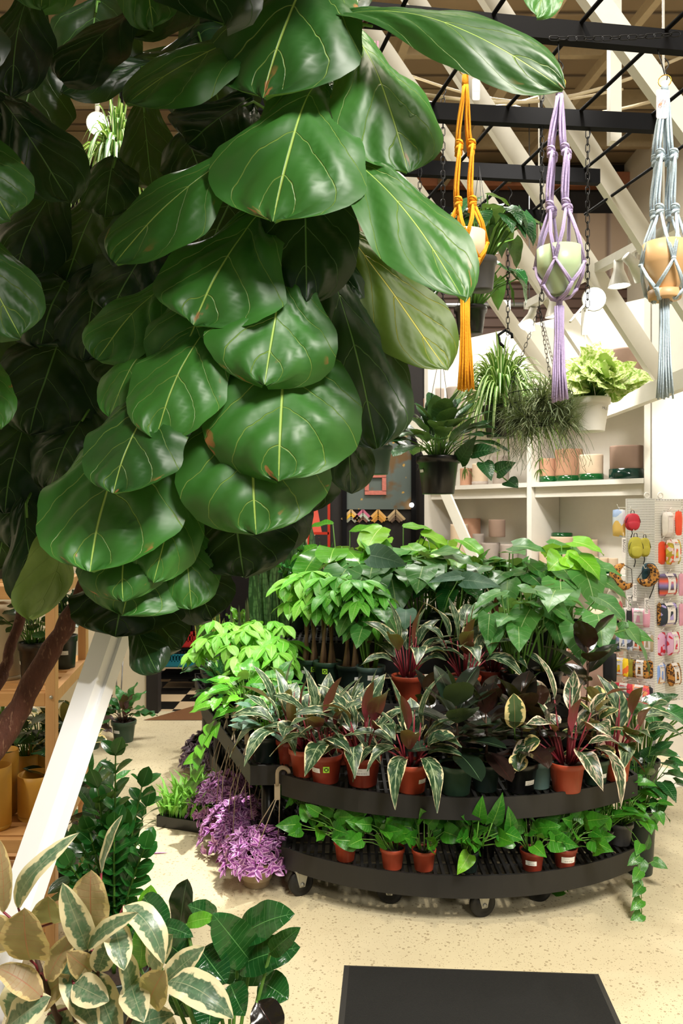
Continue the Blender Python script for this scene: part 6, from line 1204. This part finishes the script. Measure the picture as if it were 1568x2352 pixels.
for x in (-.26, .03, .34): m.beam((x, 0, .08), (x, 0, 1.15), .03, .03)
for z in (.12, .40, .62, .84): m.box((.04, .15, z), (.62, .4, .02))
m.build('frame', K['black'], cr)
for x in (-.25, .33): MB().lathe([(0, -.012), (.035, -.012), (.04, 0), (.035, .012), (0, .012)], 16, (x, 0, .04), (1, 0, 0)).build('caster', K['zinc'], cr)
def crate(label, px, py, z, mat):
    t = thing('crate', label, 'crate', (P(px, 0, 7.3).x, 7.42, z), 'plastic crates in the back shop'); m = MB()
    m.box((0, 0, .01), (.34, .26, .02))
    for y in (-.13, .13):
        m.box((0, y, .035), (.34, .01, .05)); m.box((0, y, .11), (.34, .01, .016))
        for k in range(13): m.box((-.165+.0275*k, y, .08), (.010, .01, .06))
        for s_ in (-1, 1): m.box((s_*.15, y, .128), (.04, .01, .03))
    for x in (-.17, .17): m.box((x, 0, .07), (.01, .26, .13))
    m.build('crate_body', K[mat], t)
crate('red slatted plastic crate on the black rack, left one', 405, 0, .41, 'crate'); crate('teal slatted plastic crate below the red one', 402, 0, .13+.10, 'teal'); crate('red plastic crate on the black rack, half behind the gold-edged snake plant', 487, 0, .41, 'crate')
# ================================================================ NEAR PLANTS, LOWER LEFT
sd_ = thing('plant_stand', 'low black stand under the variegated rubber plant, below the picture edge', 'stand', (-.62, 1.66, 0)); MB().box((0, 0, .24), (.36, .36, .03)).build('top', K['pblack'], sd_)
for x in (-1, 1):
    for y in (-1, 1): MB().box((x*.15, y*.15, .1125), (.03, .03, .225)).build('leg', K['pblack'], sd_)
tk = thing('rubber_plant', 'variegated cream and pink rubber plant filling the lower left corner', 'plant', (P(150, 0, 1.66).x, 1.66, .256)); pot(tk, .11, .20, 'terra', .8)
st = MB(); rs = random.Random(401); o = V((0, 0, .18))
stems = [(160, 2230), (230, 2180), (90, 2215), (340, 2270), (205, 2290), (60, 2130)]
for i, (x, y) in enumerate(stems): e = P(x, y, 1.66)-tk.location; st.tube([o+V((.02*i-.05, .01*i, 0)), o.lerp(e, .5)+V((.02, 0, -.02)), e], [.007, .006, .004], 7)
st.build('stems', K['darkstem'], tk)
TL = [((211, 2138), (209, 1998), 46, 'tineke_back', .04, (0, -1, .3)), ((202, 2180), (143, 2028), 31, 'tineke', .06, (.4, -1, .2)), ((70, 2205), (55, 2085), 54, 'tineke_back', .05, (.1, -1, .4)), ((42, 2085), (183, 1912), 25, 'tineke', .18, (-.5, -.9, .2)), ((232, 2005), (281, 1872), 17, 'tineke', .06, (-.8, -.7, .1)),
 ((286, 2080), (377, 2215), 33, 'tineke', .30, (.5, -.7, .7)), ((202, 2180), (318, 2096), 22, 'tineke', .10, (-.3, -.8, .6)), ((150, 2200), (224, 2370), 34, 'tineke', .12, (.2, -1, .5)), ((214, 2230), (272, 2390), 36, 'tineke', .12, (.2, -1, .5)), ((384, 2255), (537, 2340), 40, 'tineke', .22, (.1, -.6, .9)),
 ((342, 2302), (378, 2228), 40, 'tineke_back', .05, (-.2, -1, .3)), ((378, 2255), (470, 2174), 28, 'tineke', .06, (-.3, -1, .5)), ((345, 2222), (398, 2146), 32, 'tineke', .06, (-.3, -1, .4)), ((108, 2252), (176, 2142), 28, 'tineke_back', .08, (-.4, -1, .3)), ((84, 2305), (162, 2240), 32, 'tineke_back', .08, (-.1, -1, .5)), ((95, 2290), (-8, 2222), 32, 'tineke_back', .14, (.1, -.6, .9)),
 ((8, 2095), (-4, 1925), 20, 'tineke_back', .05, (.7, -.7, .2)), ((10, 2370), (118, 2290), 40, 'tineke', .10, (-.2, -.8, .8)), ((216, 2232), (152, 2186), 28, 'tineke_back', .08, (.2, -1, .5)), ((224, 2232), (252, 2156), 28, 'tineke', .05, (.2, -1, .3)), ((300, 2310), (272, 2166), 26, 'tineke', .08, (.8, -.7, .2)), ((300, 2255), (330, 2350), 34, 'tineke', .12, (.2, -1, .5)), ((280, 2380), (400, 2330), 36, 'tineke', .14, (0, -.7, .9)), ((110, 2330), (180, 2400), 40, 'tineke', .1, (0, -.8, .8)), ((60, 2240), (20, 2340), 34, 'tineke', .1, (0, -1, .5)), ((260, 2120), (285, 2230), 30, 'tineke', .12, (.4, -1, .4)), ((120, 2120), (110, 2060), 40, 'tineke_back', .05, (.2, -1, .2)), ((20, 2180), (-20, 2100), 40, 'tineke_back', .05, (.2, -1, .2)), ((170, 2260), (250, 2300), 34, 'tineke', .1, (0, -.9, .7)), ((340, 2350), (420, 2410), 40, 'tineke', .1, (0, -.9, .7))]
for i, (a, b, hw, kind, sag, N) in enumerate(TL):
    d1 = 1.66+rs.uniform(-.04, .06); d2 = d1-rs.uniform(.0, .10); m = MB(); m.leaf(P(*a, d1), P(*b, d2), V(N), hw/F*d1, OVAL, sag=sag, fold=.16, wave=.07, nu=18, nv=8, rs=rs, twist=rs.uniform(-.4, .4)); lf = m.build('leaf', L[kind], tk, True)
    m = MB(); q = P(*a, d1); n0 = min(stems, key=lambda s_: (s_[0]-a[0])**2+(s_[1]-a[1])**2); m.tube([q, q.lerp(P(*n0, 1.66), .6)+V((0, 0, -.005)), P(*n0, 1.66)-V((0, 0, .02))], .0026, 5); m.build('leaf_stalk', K['redstem'], lf, True)
gp = thing('rubber_plant', 'glossy dark green broad-leaved plant on the floor at the lower left', 'plant', (P(520, 0, 1.98).x, 1.98, 0)); pot(gp, .13, .24, 'pdark', .8); st = MB()
GL = [((413, 2140), (430, 2018), 34, 'rubber_green', .03, (-.5, -1, .1)), ((550, 2158), (676, 2098), 46, 'gloss', .12, (.1, -.7, .9)), ((575, 2208), (488, 2098), 46, 'gloss', .07, (.3, -1, .4)), ((545, 2222), (690, 2176), 40, 'gloss', .14, (0, -.8, .8)), ((640, 2246), (462, 2240), 28, 'gloss', .12, (0, -.8, .9)), ((530, 2262), (562, 2334), 32, 'gloss', .10, (.1, -1, .4)), ((600, 2255), (662, 2296), 36, 'gloss', .12, (.3, -.9, .6)), ((368, 2128), (444, 2152), 20, 'gloss', .10, (0, -.8, .8)), ((428, 2122), (494, 2108), 18, 'gloss_light', .10, (0, -.8, .8)), ((328, 2125), (346, 2032), 26, 'gloss_light', .04, (.4, -1, .2)), ((322, 2225), (332, 2105), 24, 'gloss_light', .04, (.2, -1, .2)), ((430, 2205), (345, 2135), 34, 'gloss', .1, (.2, -1, .6)), ((460, 2250), (400, 2330), 40, 'gloss', .1, (-.1, -1, .5)), ((490, 2270), (480, 2370), 40, 'gloss', .1, (0, -1, .5)), ((590, 2300), (640, 2380), 38, 'rubber', .1, (.2, -1, .5)), ((460, 2180), (520, 2260), 40, 'gloss', .1, (.1, -1, .6)), ((420, 2230), (470, 2200), 26, 'gloss_light', .1, (0, -1, .6)), ((620, 2190), (690, 2130), 22, 'gloss', .1, (.3, -.8, .7)), ((330, 2060), (390, 2130), 30, 'gloss', .1, (0, -1, .5)), ((500, 2120), (430, 2080), 26, 'gloss', .1, (0, -.8, .8))]
for a, b, hw, kind, sag, N in GL:
    d1 = 1.98+rs.uniform(-.05, .08); d2 = d1-rs.uniform(0, .1); m = MB(); q = P(*a, d1); m.leaf(q, P(*b, d2), V(N), hw/F*d1, OVAL, sag=sag, fold=.16, wave=.08, nu=18, nv=8, rs=rs, twist=rs.uniform(-.4, .4)); m.build('leaf', L[kind], gp, True); e = q-gp.location; st.tube([V((rs.uniform(-.05, .05), rs.uniform(-.05, .05), .2)), V((e.x*.5, e.y*.5, e.z*.6)), e], [.006, .005, .004], 6)
st.build('stems', K['stem'], gp)
potted('zz_plant', 'upright glossy plant with oval leaves growing beside the pine rack foot', 'plant', 262, 2.5, 0, .11, .20, 'pdark', p_zz, 410, h=.66, n=14, L0=.066, hw=.024, spread=.15, pairs=12)
potted('zz_plant', 'dark leafy plant in shade behind the zz plant stems', 'plant', 225, 2.8, 0, .10, .18, 'pblack', p_rubber, 411, h=.42, n=20, mat='dark', L0=.16)
m = MB(); m.leaf(G(344, 1962)+V((0, 0, .004)), G(388, 1960)+V((0, 0, .003)), UP, .006, LANCE, fold=.2); tag(m.build('fallen_leaf', L['trad']), 'single fallen purple leaf on the pale floor', 'leaf')
t = thing('wall_lamp', 'small bright lamp glimpsed between the floral panel and the white shelves', 'lamp', P(945, 1160, 7.9)); MB().ball((0, 0, 0), .022).build('bulb', K['bulb'], t); MB().tube([(0, 0, 0), (0, .05, .03)], .01, 8).build('holder', K['black'], t)  # glowing ball added for a bright reflection, no lamp there
